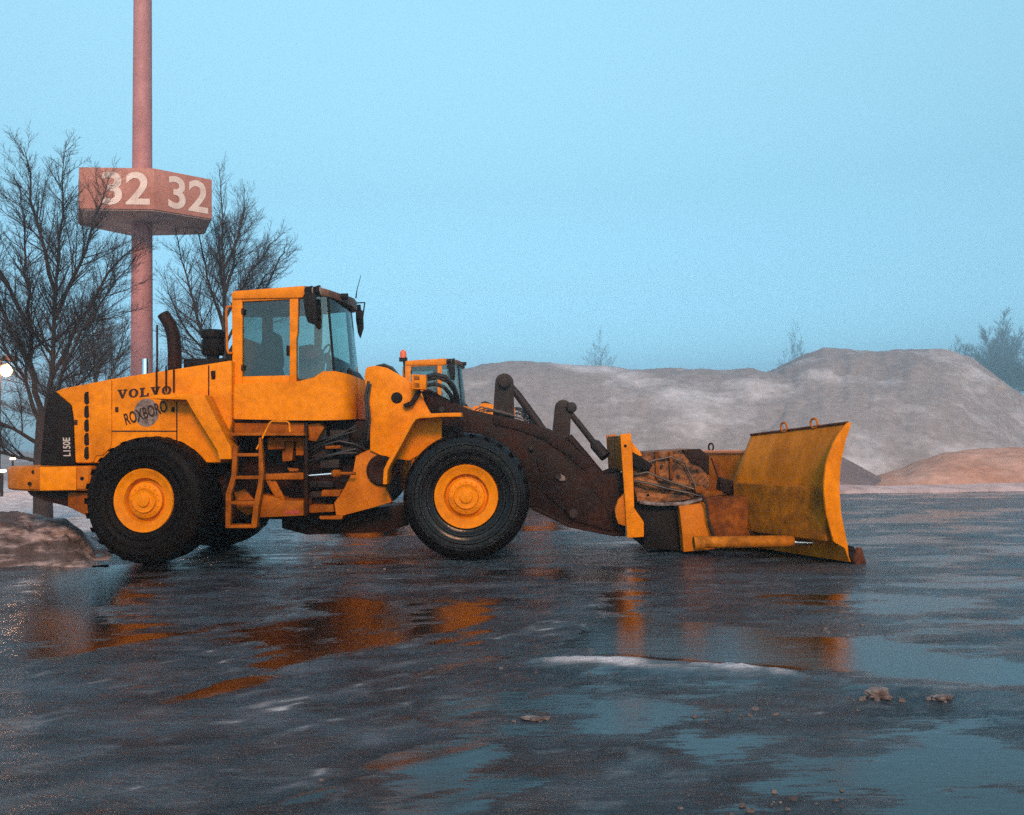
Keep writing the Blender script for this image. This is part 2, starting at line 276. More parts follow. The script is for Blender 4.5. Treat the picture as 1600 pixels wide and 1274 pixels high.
r1 = mth('ADD', r1, .045); r2 = mth('MULTIPLY', asn.outputs['Fac'], .5); l.new(mth('MINIMUM', mth('ADD', r1, r2), .95), b.inputs['Roughness'])
b.inputs['IOR'].default_value = 1.46
hgt = mth('ADD', mth('MULTIPLY', noise(6, 8, (.5, 1.6, 1), .65), 1.0), mth('MULTIPLY', noise(30, 7, (.55, 1.5, 1), .7), .45))
bp = nd('ShaderNodeBump'); bp.inputs['Distance'].default_value = .075; l.new(hgt, bp.inputs['Height'])
l.new(mth('ADD', mth('MULTIPLY', mth('SUBTRACT', 1, wetf), .78), .07), bp.inputs['Strength']); l.new(bp.outputs[0], b.inputs['Normal'])
me.materials.append(gm); go = bpy.data.objects.new('ground', me); C.objects.link(go); gset(go, kind='structure')
# ------------------------------------------------------------------ snow hills
def hill(name, crest, Yc, Yf, Yb, m, amp, seed, step=4, kind='structure', fr=.5, rows=26, edge=0):
    cx = [c[0] for c in crest]; pxs = np.arange(cx[0], cx[-1] + .1, step); pys = np.interp(pxs, cx, [c[1] for c in crest])
    H = np.array([max(.0, W(a, b_, Yc).z) for a, b_ in zip(pxs, pys)]); XX = np.array([W(a, b_, Yc).x for a, b_ in zip(pxs, pys)])
    vs = []; 
    for r in range(rows + 1):
        v = r / rows; yy = Yf + (Yb - Yf) * v; vc = (Yc - Yf) / (Yb - Yf)
        s = (v / vc) ** .85 if v < vc else 1 - ((v - vc) / (1 - vc)) ** 1.3
        s = np.sin(s * math.pi / 2) if v < vc else s
        bulge = (1 - abs(2 * min(1, v / vc) - 1)) if v < vc else 0
        nz = (fbm(XX * fr + seed, np.full(XX.shape, yy * fr), seed, 5) - .5) * amp * (.15 + bulge) + (fbm(XX * fr * 4, np.full(XX.shape, yy * fr * 4), seed + 5, 3) - .5) * amp * .25
        yj = yy + (fbm(XX * fr * 1.5, np.full(XX.shape, yy * .7), seed + 9, 3) - .5) * amp * 1.4 * (.2 + bulge)
        yj = yj + edge * (fbm(XX * 1.1 + 3, np.full(XX.shape, 2.), seed + 3, 4) - .5) * 2 * (1 - v)
        zz = np.maximum(H * s + nz * np.minimum(1, H * 2) * (1 if 0 < r < rows else 0), -.05) if 0 < r < rows else H * 0 - .05
        vs += [(a * (yy / Yc), c, d) for a, c, d in zip(XX, yj, zz)]
    k = len(pxs); M = MB(); M.add(vs, [(r * k + i, r * k + i + 1, (r + 1) * k + i + 1, (r + 1) * k + i) for r in range(rows) for i in range(k - 1)])
    o = M.build(name, m, None, smooth=60); gset(o, kind=kind); return o
hill('snow_hill', [(560, 690), (640, 612), (700, 582), (756, 571), (829, 567), (900, 572), (992, 577), (1080, 577), (1178, 580), (1260, 585), (1330, 610), (1420, 680)], 46, 36, 56, SNOWC, .7, 3)
hill('snow_hill', [(1120, 690), (1150, 640), (1190, 590), (1225, 572), (1258, 558), (1285, 549), (1330, 551), (1375, 552), (1425, 547), (1470, 549), (1493, 552), (1520, 566), (1544, 583), (1600, 622), (1680, 675), (1720, 700)], 50, 35, 64, SNOWC, .9, 13)
hill('dirt_hill', [(1130, 750), (1180, 720), (1240, 700), (1285, 703), (1316, 714), (1345, 730), (1370, 743), (1400, 752), (1440, 757)], 33, 29.5, 36, DARKS, .22, 23, 3)
hill('dirt_hill', [(1340, 757), (1375, 742), (1405, 733), (1440, 718), (1475, 708), (1510, 703), (1560, 700), (1640, 698), (1740, 700), (1800, 730)], 34, 28.8, 40, BROWNS, .35, 33, 3)
hill('snow_windrow_hill', [(700, 768), (760, 759), (900, 760), (1100, 760), (1200, 757), (1320, 757), (1380, 760), (1430, 758), (1500, 757), (1560, 755), (1700, 754), (1780, 768)], 27.6, 26.4, 28.6, WHITES, .18, 43, 3, fr=1.2, rows=14)
hill('snow_bank_hill', [(-260, 800), (-120, 792), (-40, 797), (20, 800), (60, 806), (105, 812), (130, 828), (148, 852), (165, 872), (180, 880)], 14.6, 12.5, 16.6, BANK, .34, 53, 2, fr=1.7, rows=70, edge=.45)
hill('snow_bank_hill', [(-500, 690), (-300, 690), (-100, 697), (0, 702), (100, 715), (200, 735), (300, 750), (420, 765)], 60, 40, 80, SNOWC, .5, 63, 4)
# ------------------------------------------------------------------ haze
hz = MB(); hz.box((0, 190, 16), (520, 500, 35)); ho = hz.build('haze', BLACK, None, smooth=0); gset(ho, kind='stuff')
hm = bpy.data.materials.new('haze'); hm.use_nodes = True; hn = hm.node_tree.nodes; hn.remove(hn['Principled BSDF'])
pv = hn.new('ShaderNodeVolumePrincipled'); pv.inputs['Color'].default_value = (.93, .97, .98, 1); pv.inputs['Density'].default_value = .0036; pv.inputs['Anisotropy'].default_value = .7
hm.node_tree.links.new(pv.outputs[0], hn['Material Output'].inputs['Volume']); ho.data.materials.clear(); ho.data.materials.append(hm)
# ------------------------------------------------------------------ trees
def spray(M, path, r0, level, rg, dens, ln, lv_max, rmin):
    """side branches along a limb, each with its own twigs"""
    P = [Vector(p) for p in path]; seg = [(a, b_) for a, b_ in zip(P, P[1:])]; tot = sum((b_ - a).length for a, b_ in seg); d = tot * (.12 if level else .2)
    while d < tot:
        acc = 0
        for a, b_ in seg:
            L = (b_ - a).length
            if acc + L >= d: break
            acc += L
        t = (b_ - a).normalized(); p = a + t * (d - acc); q = d / tot
        ax = t.cross(Vector((rg.gauss(0, 1), rg.gauss(0, 1), rg.gauss(0, .4)))).normalized()
        dr = (Matrix.Rotation(R(rg.uniform(22, 58)), 3, ax) @ t); dr.z += .12; dr.normalize()
        Lb = ln * (1.05 - .75 * q) * rg.uniform(.55, 1.25); pts = [p]; k = 4 if level == 0 else 3
        for i in range(k):
            dr = (dr + Vector((rg.gauss(0, .08), rg.gauss(0, .08), rg.gauss(.05, .08)))).normalized(); pts.append(pts[-1] + dr * (Lb / k))
        rb = max(rmin, r0 * (1 - .8 * q) * .30); M.tube(pts, [rb * (1 - .8 * i / k) for i in range(k + 1)], 4 if level == 0 else 3, caps=False)
        if level < lv_max: spray(M, pts, rb, level + 1, rg, dens * .72, Lb * .56, lv_max, rmin)
        d += dens * rg.uniform(.6, 1.4)
def tree(name, label, base, limbs, r, Yd, m, rg, dens=.26, ln=1.5, lv=2, dep=1.5, group=None):
    root = gset(empty(name, base), label, 'tree', group); T = MB(); K = MB()
    for i, lb in enumerate(limbs):
        dy = rg.uniform(-dep, dep) if i > 2 else 0; k = len(lb) - 1
        pts = [W(x, y, Yd) + Vector((0, dy * (j / k), 0)) for j, (x, y) in enumerate(lb)]
        if i == 0: pts[0] = Vector(base) + Vector((0, 0, -.1)); rr = [r * (1.25 - .4 * j / k) for j in range(k + 1)]; T.tube(pts, rr, 9); continue
        sub = []
        for a, b_ in zip(pts, pts[1:]):
            for s in range(3): sub.append(a.lerp(b_, s / 3) + Vector((rg.gauss(0, .025), rg.gauss(0, .025), 0)) * (1 if s or len(sub) else 0))
        sub.append(pts[-1]); q = len(sub) - 1; r1 = r * (.62 if i < 3 else .42)
        T.tube(sub, [r1 * (1 - j / q) ** 1.1 * .58 + .007 for j in range(q + 1)], 7); spray(K, sub, r1, 0, rg, dens, ln, lv, max(.0034, .00013 * Yd))
    T.build('trunk', m, root, smooth=60); K.build('crown', m, root, smooth=0); return root
g = G(68, 806)
tree('bare_tree', 'tall bare tree with forked trunk rising behind the loader rear', (W(68, 806, 19.6).x, 19.6, 0),
     [[(68, 806), (66, 720), (68, 655)], [(67, 660), (52, 590), (45, 510), (41, 430), (38, 355), (32, 300)], [(69, 665), (80, 590), (86, 500), (91, 400), (98, 310), (103, 225)],
      [(74, 655), (102, 590), (142, 520), (190, 462), (238, 412)], [(62, 660), (30, 590), (-4, 540), (-45, 480), (-85, 400)], [(86, 500), (112, 410), (130, 330), (140, 255)],
      [(45, 510), (14, 430), (-8, 360), (-15, 315)], [(73, 690), (112, 642), (162, 592), (215, 548)], [(62, 695), (30, 668), (-2, 650), (-50, 640)], [(52, 590), (25, 490), (18, 420), (14, 365)],
      [(80, 590), (130, 470), (165, 390), (205, 350)], [(66, 720), (35, 715), (0, 700), (-40, 690)], [(88, 460), (72, 370), (68, 300), (72, 250)]], .165, 19.6, BARK, random.Random(11), .088, 1.6, 2)
tree('bare_tree', 'bare tree behind the exhaust stack with one straight central stem', (W(352, 770, 26).x, 26, 0),
     [[(352, 770), (352, 640), (351, 560)], [(351, 565), (350, 480), (349, 400), (347, 330), (343, 266)], [(350, 600), (310, 500), (290, 430), (272, 350)], [(351, 520), (318, 430), (300, 370), (288, 330)],
      [(352, 540), (400, 470), (430, 440), (464, 432)], [(351, 500), (385, 420), (410, 370), (425, 345)], [(350, 470), (372, 390), (385, 330), (388, 300)], [(350, 450), (332, 370), (322, 320)],
      [(350, 590), (290, 520), (260, 470), (243, 420)], [(352, 560), (410, 480), (445, 410), (462, 392)], [(350, 600), (300, 560), (262, 530), (240, 520)], [(350, 420), (362, 360), (366, 310)]], .15, 26, BARK, random.Random(5), .108, 1.65, 2)
tree('bare_tree', 'hazy bare tree farther off between the sign pole and forked tree', (W(150, 740, 42).x, 42, 0),
     [[(150, 740), (150, 680), (150, 640)], [(150, 645), (148, 580), (145, 520), (140, 470)], [(150, 645), (175, 580), (190, 540), (205, 500)], [(150, 650), (115, 600), (90, 560), (70, 530)], [(150, 660), (200, 610), (240, 580), (270, 560)],
      [(150, 660), (90, 620), (40, 600), (0, 590)], [(150, 600), (165, 540), (170, 490)], [(150, 670), (70, 650), (10, 640)], [(150, 670), (220, 640), (270, 625)]], .2, 42, BARK, random.Random(23), .14, 2.5, 2)
def far_tree(label, cx, ytop, ybase, spread, Yd, seed, dens=.9, ln=2.6):
    h = ybase - ytop; s = spread; b_ = W(cx, ybase, Yd)
    L = [[(cx, ybase), (cx, ybase - .2 * h), (cx, ybase - .3 * h)], [(cx, ybase - .28 * h), (cx - .03 * s, ybase - .6 * h), (cx, ytop)]]
    for k in (-1, -.6, -.3, .3, .6, 1): L.append([(cx, ybase - .28 * h), (cx + k * s * .5, ybase - (.62 - .1 * abs(k)) * h), (cx + k * s, ytop + abs(k) * .4 * h)])
    return tree('bare_tree', label, (b_.x, Yd, 0), L, .0009 * Yd, Yd, BARK, random.Random(seed), dens, ln, 2, 2)
far_tree('broad hazy tree rising behind the shoulder of the tallest snow mound', 1568, 496, 690, 88, 270, 41, .45, 10.0)
far_tree('low hazy tree at the edge of the broad tree behind the tallest mound', 1498, 530, 690, 44, 280, 47, .55, 8.0)
far_tree('faint tree fading in mist above the long snow ridge', 938, 520, 700, 34, 400, 42, 1.1, 11)
far_tree('faint tree fading in mist over the dip between ridge and mound', 1243, 508, 700, 30, 400, 43, 1.1, 11)
# ------------------------------------------------------------------ sign pole
pb_ = W(222, 640, 25.4); root = gset(empty('sign_pole', (pb_.x, 25.4, 0)), 'tall red brown steel pole carrying a six-sided box sign numbered 32', 'sign')
px_ = pb_.x; px_ = W(222, 350, 25.4).x
MB().tube([(px_, 25.4, -.1), (px_, 25.4, 4), (px_, 25.4, 8.2), (px_, 25.4, 15.6)], [.30, .29, .27, .235], 28).build('pole', POLE, root)
hexp = [(-9.41, 24.0), (-8.23, 25.1), (-9.0, 26.85), (-11.2, 26.95), (-12.12, 25.5), (-11.30, 23.82)]
zt = W(238.7, 263, 24).z; zb = W(238.7, 327.5, 24).z
hm_ = MB(); hm_.plan(hexp, zb, zt); bx = hm_.build('sign_box', SIGN, root, bevel=.02); c_ = Vector((-10.25, 25.4))
MB().plan([tuple(c_ + (Vector(p) - c_) * .975) for p in hexp], zb - .03, zb - .001).build('soffit', SIGNU, root)
def face_pt(i, j, t, z, off=.012):
    a = Vector((*hexp[i], z)); b_ = Vector((*hexp[j], z)); nrm = Vector((b_.y - a.y, -(b_.x - a.x), 0)).normalized()
    return a.lerp(b_, t) + nrm * off
hh = zt - zb
M = MB(); text_on(M, '32', face_pt(5, 0, .30, zb + .10 * hh), face_pt(5, 0, .95, zb + .10 * hh), face_pt(5, 0, .30, zb + .90 * hh), .021); M.build('numerals', WHITEN, bx, smooth=0)
M = MB(); text_on(M, '32', face_pt(0, 1, .24, zb + .10 * hh), face_pt(0, 1, .93, zb + .10 * hh), face_pt(0, 1, .24, zb + .90 * hh), .021); M.build('numerals', WHITEN, bx, smooth=0)
# ------------------------------------------------------------------ lamps at the left edge
lp = W(10, 578, 32); root = gset(empty('street_lamp', (lp.x - .25, 32, 0)), 'lit warm street lamp seen through the forked bare tree', 'street lamp')
MB().tube([(lp.x - .25, 32, 0), (lp.x - .25, 32, lp.z - .2), (lp.x - .22, 32, lp.z + .34), (lp.x - .05, 32, lp.z + .38)], [.07, .055, .05, .04], 10).build('post', SLATE, root)
hd = MB(); hd.prism([(5, 555), (17, 555), (24, 563), (-2, 563)], 31.85, 32.15); hd.build('lamp_head', SLATE, root, bevel=.02)
bl = MB(); bl.lathe((lp.x, 32, lp.z - .02), [(.001, -.13), (.07, -.11), (.20, -.05), (.225, 0), (.20, .05), (.07, .11), (.001, .13)], 16); bl.build('bulb', LAMPON, root)
pl = bpy.data.lights.new('lamp_light', 'POINT'); pl.energy = 220; pl.color = (1, .46, .24); pl.shadow_soft_size = .15
po = bpy.data.objects.new('lamp_light', pl); C.objects.link(po); po.parent = root; po.location = Vector((lp.x, 31.55, lp.z - .05)) - wloc(root)
for (x, y, Yd, m_, lb) in ((20, 717, 44, LAMPLOW, 'small orange light of a distant car, set on a stand-in post beyond the snow, above the rear bumper'), (3, 736, 30, LAMPW, 'low white light on a stand-in post beside the end of the rear bumper')):
    p = W(x, y, Yd); root = gset(empty('standin_light', (p.x, Yd, 0)), lb, 'lamp')  # orange one stands in for a distant car tail light; posts are added
    MB().tube([(p.x, Yd, -.05), (p.x, Yd, p.z - .08)], .05, 8).build('post', SLATE, root)
    MB().box(p, (.24, .12, .08)).build('lamp_head', m_, root, bevel=.03)
# ------------------------------------------------------------------ wheel loader
YC = 13.85
def far_y(y): return 2 * YC - y
loader = gset(empty('wheel_loader', (W(480, 880, YC).x, YC, 0)), 'large orange yellow wheel loader with ladder and glazed cab, holding the snow plow', 'wheel loader', 'wheel loaders parked on the ice')
TW = .67; TR = .885
def wheel(cx, near, rim_r, mt, yaw=0):
    y0 = 12.5 if near else far_y(12.5); sgn = 1 if near else -1
    c = Vector((cx + (0 if near or not yaw else 2.7 * math.tan(R(yaw))), y0, TR - .012)); w_ = empty('wheel', c, loader); k = rim_r / .43
    prof = [(.40 * k, .20), (.415 * k, .10), (.44 * k, .07), (.455 * k, .035), (.50, .022), (.515, .006), (.535, .004), (.55, .018), (.60, .010), (.615, -.006), (.635, -.008), (.65, .006), (.70, .004), (.715, -.012), (.735, -.012), (.75, .004), (.79, .018), (.83, .05), (.858, .09), (.872, .14)]
    prof = prof + [(.872, TW / 2)] + [(r, TW - y) for r, y in prof[::-1]]
    T = MB(); T.lathe(c, [(r, y * sgn) for r, y in prof], 96)
    for j in range(26):
        for s in (0, 1):
            a = 2 * math.pi * (j + .5 * s) / 26; yc = (.17 if s == 0 else TW - .17); pts = []
            for rr in (.855, .884):
                for da, dy in ((-.045, -.15), (.045, -.15), (.075, .13), (-.015, .13)):
                    if s: dy = -dy
                    ra = rr - (.03 if dy * (1 if s == 0 else -1) < 0 and rr > .87 else 0); pts.append(c + Vector((ra * math.cos(a + da), (yc + dy) * sgn, ra * math.sin(a + da))))
            T.extr(pts[:4], pts[4:])
    T.build('tyre', mt, w_, smooth=40)
    rp = [(.001, .03), (.07, .03), (.085, .035), (.09, .06), (.15, .065), (.165, .055), (.175, .085), (.225, .09), (.245, .10), (.25, .16), (.285, .175), (.295, .12), (.31, .085), (.39, .062), (.41, .045), (.432, .04), (.44, .055), (.44, .12), (.40, .22)]
    D = MB(); D.lathe(c, [(r * k, y * sgn) for r, y in rp], 64)
    for j in range(16):
        a = 2 * math.pi * j / 16; D.lathe(c + Vector((.20 * k * math.cos(a), .075 * sgn, .20 * k * math.sin(a))), [(.001, 0), (.011, 0), (.011, .02 * sgn)], 6)
    D.build('rim', YEL, w_, smooth=40); w_.rotation_euler.z = -R(yaw)
fx = W(728, 773, 12.5).x; rx = W(221, 785, 12.5).x
wheel(fx, True, .43, TYREG); wheel(rx, True, .43, TYRE, 8); wheel(fx, False, .43, TYREG); wheel(rx, False, .43, TYRE, 8)
for x in (fx, rx):
    AX = MB(); AX.tube([(x, 13.0, TR - .01), (x, 13.35, TR - .01), (x, 13.5, TR - .01), (x, 14.2, TR - .01), (x, 14.35, TR - .01), (x, 14.7, TR - .01)], [.28, .26, .17, .17, .26, .28], 20)
    AX.build('axle', SLATE, loader)
# engine hood
HY = 12.86
hp = [(85, 612), (98, 607), (175, 592), (362, 563), (362, 660), (345, 724), (117, 724), (114, 651), (110.5, 633), (98, 623)]
H = MB(); H.prism(hp, HY, far_y(HY)); hood = H.build('engine_hood', YEL, loader, bevel=.035, bseg=3)
for x0, y0, x1, y1 in ((173, 595, 175, 640), (275.2, 628, 277.2, 690), (325, 571, 327, 618), (174, 673, 277, 675)): MB().pbox(x0, y0, x1, y1, HY - .004, HY + .01).build('panel_seam', INK, hood, smooth=0)
V = MB()
for k in range(5):
    y = 613 + k * 21.5; V.prism([(133.5, y), (138, y - 1), (139, y + 17), (135, y + 20), (131.5, y + 16), (131.5, y + 4)], HY - .006, HY + .02)
V.build('vent_slot', BLACK, hood, smooth=0)
for x, y in ((244.5, 615), (259.5, 612), (271.5, 613)): MB().ptube([(x, 574 - (x - 244) * .12), (x, y)], HY - .02, .013, 6).build('vertical_rail', RUST, hood)
LT = MB(); LT.prism([(329, 580), (336, 579), (336, 592), (330, 593)], HY - .02, HY + .02); LT.build('latch', RUST, hood, bevel=.008)
RP = MB(); RP.prism([(174, 595.5), (150, 600), (142, 602), (142, 722), (146, 722), (150, 712), (160, 712), (172, 700), (174, 690)], HY - .018, HY + .02); RP.build('side_panel', YEL, hood, bevel=.008)
# serif letters on the hood
VO = [[(0, 1), (.46, 1), (.46, .86), (.36, .86), (.54, .38), (.70, .86), (.60, .86), (.60, 1), (1, 1), (1, .86), (.92, .86), (.60, 0), (.40, 0), (.08, .86), (0, .86)]]
LL = [[(0, 1), (.55, 1), (.55, .86), (.42, .86), (.42, .14), (.72, .14), (.80, .4), (.95, .4), (.92, 0), (0, 0), (0, .14), (.12, .14), (.12, .86), (0, .86)]]
Lm = MB(); t0, t1, t2 = W(184, 623.5, HY), W(268, 616.5, HY), W(184, 609.5, HY); ax, ay = (t1 - t0), (t2 - t0)
def lpt(u, v): return t0 + ax * u + ay * v + Vector((0, -.006, 0))
for i, ch in enumerate('VOLVO'):
    u0 = i * .205; ww = .18
    if ch == 'O':
        k = 24; o_ = [lpt(u0 + ww * (.5 + .5 * math.cos(2 * math.pi * j / k)), .5 + .5 * math.sin(2 * math.pi * j / k)) for j in range(k)]
        i_ = [lpt(u0 + ww * (.5 + .21 * math.cos(2 * math.pi * j / k)), .5 + .36 * math.sin(2 * math.pi * j / k)) for j in range(k)]
        Lm.add(o_ + i_, [(j, (j + 1) % k, k + (j + 1) % k, k + j) for j in range(k)])
    else:
        poly = (VO if ch == 'V' else LL)[0]; Lm.add([lpt(u0 + ww * a, b_) for a, b_ in poly], [tuple(range(len(poly)))])
Lm.build('lettering', INK, hood, smooth=0)
E = MB(); E.lathe(W(229, 645, HY) + Vector((0, -.004, 0)), [(.001, 0), (.175, 0)], 32)
for v in E.v: v.z = (v.z - W(229, 645, HY).z) * 1.13 + W(229, 645, HY).z
em = E.build('round_emblem', GREYD, hood, smooth=0)
E2 = MB(); q = Vector((0, -.009, 0)); text_on(E2, 'ROXBORO', W(197.5, 665, HY) + q, W(263, 643, HY) + q, W(193, 647, HY) + q, .018); E2.build('lettering', INK, em, smooth=0)
for x, y in ((182, 640), (270, 640), (118, 660)): MB().prism([(x - 2.5, y - 4), (x + 2.5, y - 4), (x + 2.5, y + 4), (x - 2.5, y + 4)], HY - .014, HY + .01).build('hood_latch', INK, hood, bevel=.006)
# rear grille, counterweight
GR = MB(); GR.prism([(78, 617), (86, 612), (98, 623), (110.5, 633), (113.6, 651), (116.6, 727), (62, 728), (70, 640)], HY + .02, far_y(HY + .02)); gr = GR.build('rear_grille', BLACK, loader, bevel=.03)
T_ = MB(); text_on(T_, 'L150E', W(110.5, 713, HY) , W(109.5, 684, HY), W(99, 713, HY), .02)
T_.build('lettering', PALE, gr, smooth=0)
def plan_sym(xy, z0, z1, M=None): return (M or MB()).plan(xy + [(x, far_y(y)) for x, y in xy[::-1]], z0, z1)
def Xp(px, Y, py=740): return W(px, py, Y).x
CW = MB(); zt_, zb_ = W(90, 729, 12.72).z, W(90, 768, 12.72).z
a = [(Xp(141, 12.74), 12.74), (Xp(62, 12.74), 12.74), (Xp(34, 12.9), 12.90), (Xp(18, 13.1), 13.1), (Xp(11, 13.35), 13.35)]
CW.plan(a + [(x, far_y(y)) for x, y in a[::-1]], zb_, zt_); cw = CW.build('counterweight', YELD, loader, bevel=.07, bseg=3)
for x, y in ((52, 738), (46, 756), (128, 748)): MB().lathe(W(x, y, 12.79 if x < 60 else 12.735), [(.001, 0), (.028, 0)], 12).build('bolt_hole', BLACK, cw, smooth=0)
b2 = MB(); b2.prism([(62, 730), (119, 729), (119, 766), (62, 767)], 12.715, 12.9); b2.build('bumper_plate', YEL, cw, bevel=.01)
C2 = MB(); C2.prism([(40, 766), (140, 768), (140, 807), (132, 805), (105, 792), (70, 783), (48, 775)], 12.95, far_y(12.95)); C2.build('tow_bracket', RUST, loader, bevel=.02)
C3 = MB(); C3.prism([(106, 770), (141, 770), (141, 809), (128, 803), (106, 791)], 12.9, 12.96); C3.build('side_bracket', YELSH, loader, bevel=.01)
# rear fenders
fp = [(238, 617.5), (296, 615.5), (319, 617), (330, 640), (360, 698), (362, 718), (342, 718), (339, 704), (297, 636), (291, 625), (238, 623.5)]
for y0, y1 in ((12.52, 12.9), (far_y(12.9), far_y(12.52))):
    d = Vector((0, y1 - 12.52 if y0 > YC else 0, 0)); Fd = MB(); aa = [W(x, y, 12.52) for x, y in fp]
    Fd.extr([Vector((p.x, y0, p.z)) for p in aa], [Vector((p.x, y1, p.z)) for p in aa]); Fd.build('rear_fender', YEL, loader, bevel=.018)
IW = MB(); IW.prism([(140, 700), (180, 670), (276, 640), (345, 724), (362, 735), (362, 815), (140, 815)], 13.25, far_y(13.25)); IW.build('rear_frame', RUST, loader, bevel=.02)
# exhaust, precleaner, small stack
EX = MB(); EX.ptube([(273, 580), (273, 548), (271, 525), (266, 508), (255, 491)], 13.5, [.098, .098, .096, .094, .09], 18); EX.build('exhaust_pipe', RUST, loader, smooth=50)
EX = MB(); EX.ptube([(245.5, 582), (245.5, 508)], 13.4, .016, 6); EX.build('hood_rod', SLATE, loader)
EX = MB(); EX.ptube([(227, 590), (227, 561)], 13.3, .045, 14); EX.build('chrome_stack', CHROME, loader)
zc = lambda y: W(333, y, 13.6).z
pc_ = Vector((W(333, 540, 13.6).x, 13.6, 0)); PCm = MB()
PCm.tube([pc_ + Vector((0, 0, zc(y))) for y in (574, 556, 555, 552, 532, 530, 528, 519, 516, 515)], [.09, .09, .15, .165, .165, .14, .175, .175, .15, .02], 22); PCm.build('air_precleaner', BLACK, loader, smooth=40)
PCm = MB(); PCm.pbox(286, 560, 352, 580, 13.5, 14.2); PCm.build('intake_housing', BLACK, loader, bevel=.03)
GP = MB(); GP.prism([(352, 548), (362, 546), (362, 655), (356, 650), (352, 620)], 13.0, 14.6); GP.build('cab_gap_fill', BLACK, loader, bevel=.02)  # black block filling the gap between hood and cab
# cab -------------------------------------------------------------
CY = 13.0; CF = far_y(CY)
def ribbon(st, thick_far=True, M=None):         # stations (px, Y, ytop, ybot) round the near side, mirrored to the far side
    M = M or MB(); a = []
    for px, Y, yt, yb in st: a.append((W(px, yt, Y), W(px, yb, Y)))
    def mir(p): return Vector((p.x, far_y(p.y), p.z))
    full = a + [(mir(t), mir(b_)) for t, b_ in a[::-1]]; k = len(full); vs = [p for t, b_ in full for p in (t, b_)]; fs = [(2 * i, 2 * i + 1, 2 * ((i + 1) % k) + 1, 2 * ((i + 1) % k)) for i in range(k)]
    h = k // 2
    for i in range(h - 1):
        j = k - 1 - i; fs += [(2 * i, 2 * (i + 1), 2 * (j - 1), 2 * j), (2 * i + 1, 2 * j + 1, 2 * (j - 1) + 1, 2 * (i + 1) + 1)]
    return M.add(vs, fs)
def fair(st, k0, n=4):                # rounds the stations off from index k0 on
    out = st[:k0]
    for i in range(k0, len(st) - 1):
        p = [st[max(k0, i - 1)], st[i], st[i + 1], st[min(len(st) - 1, i + 2)]]
        for k in range(n):
            t = k / n; out.append(tuple(.5 * (2 * b + (c - a) * t + (2 * a - 5 * b + 4 * c - d) * t * t + (3 * b - a - 3 * c + d) * t ** 3) for a, b, c, d in zip(*p)))
    return out + [st[-1]]
sk = ribbon(fair([(361.5, 12.93, 601, 650), (366, 12.87, 600, 655), (452, 12.84, 597.5, 657), (470, 12.84, 595, 657), (490, 12.84, 590, 657), (505, 12.84, 580.5, 657), (522, 12.85, 580, 656.5), (537, 12.92, 583, 656), (548, 13.05, 586, 655.5), (556, 13.25, 589, 655), (562, 13.55, 591.5, 654), (565, 13.75, 593, 653)], 6))
cab = sk.build('cab_base', YEL, loader, smooth=40)
def frame_piece(M, pts, y=CY, t=.09):
    M.prism(pts, y, y + t); aa = [W(px, py, y) for px, py in pts]
    M.extr([Vector((p.x, far_y(y), p.z)) for p in aa], [Vector((p.x, far_y(y + t), p.z)) for p in aa])
CFm = MB()
frame_piece(CFm, [(362, 466), (378.5, 465.5), (378.5, 602), (363, 602)]); frame_piece(CFm, [(452.5, 462), (466, 462), (465, 520), (463, 530), (463, 599), (452.5, 599)])
frame_piece(CFm, [(378.5, 588.5), (452.5, 586.5), (452.5, 599), (378.5, 602)], CY + .002); frame_piece(CFm, [(378.5, 464), (452.5, 461), (452.5, 468), (378.5, 471.5)], CY + .002)
zr0, zr1 = W(363, 600, CY).z, W(363, 462, CY).z; xr = W(363, 540, CY).x
for yy in (CY + .14, CF - .14): CFm.box((xr + .06, yy, (zr0 + zr1) / 2), (.10, .09, zr1 - zr0 - .02))
CFm.box((xr + .06, YC, zr0 + .35), (.08, CF - CY - .3, .68)); CFm.box((xr + .06, YC, zr1 - .06), (.08, CF - CY - .3, .12))
cf = CFm.build('cab_frame', YEL, loader, bevel=.012)
RF = MB(); RF.prism([(361, 458), (366, 454.5), (476, 446.3), (478, 464.5), (466, 465.5), (362, 467.5)], CY - .03, CF + .03); RF.build('roof', YEL, cf, bevel=.025)
VS = ribbon([(475, 12.99, 447, 464.5), (500, 12.99, 449, 462), (514, 13.03, 453, 464), (526, 13.15, 457, 468), (538, 13.35, 461, 473), (549, 13.6, 464.5, 478), (553, 13.8, 466, 479.5)])
VS.build('roof_visor', mat('brown_visor', (.10, .035, .012), .5, 0, (.05, .02, .012), 4), cf, bevel=.01, smooth=50)
MB().pbox(447, 540, 452, 556, CY - .03, CY + .01).build('door_handle', BLACK, cf, bevel=.01)
for y in (482, 570): MB().pbox(376.5, y, 380.5, y + 9, CY - .02, CY + .01).build('door_hinge', INK, cf, bevel=.006)
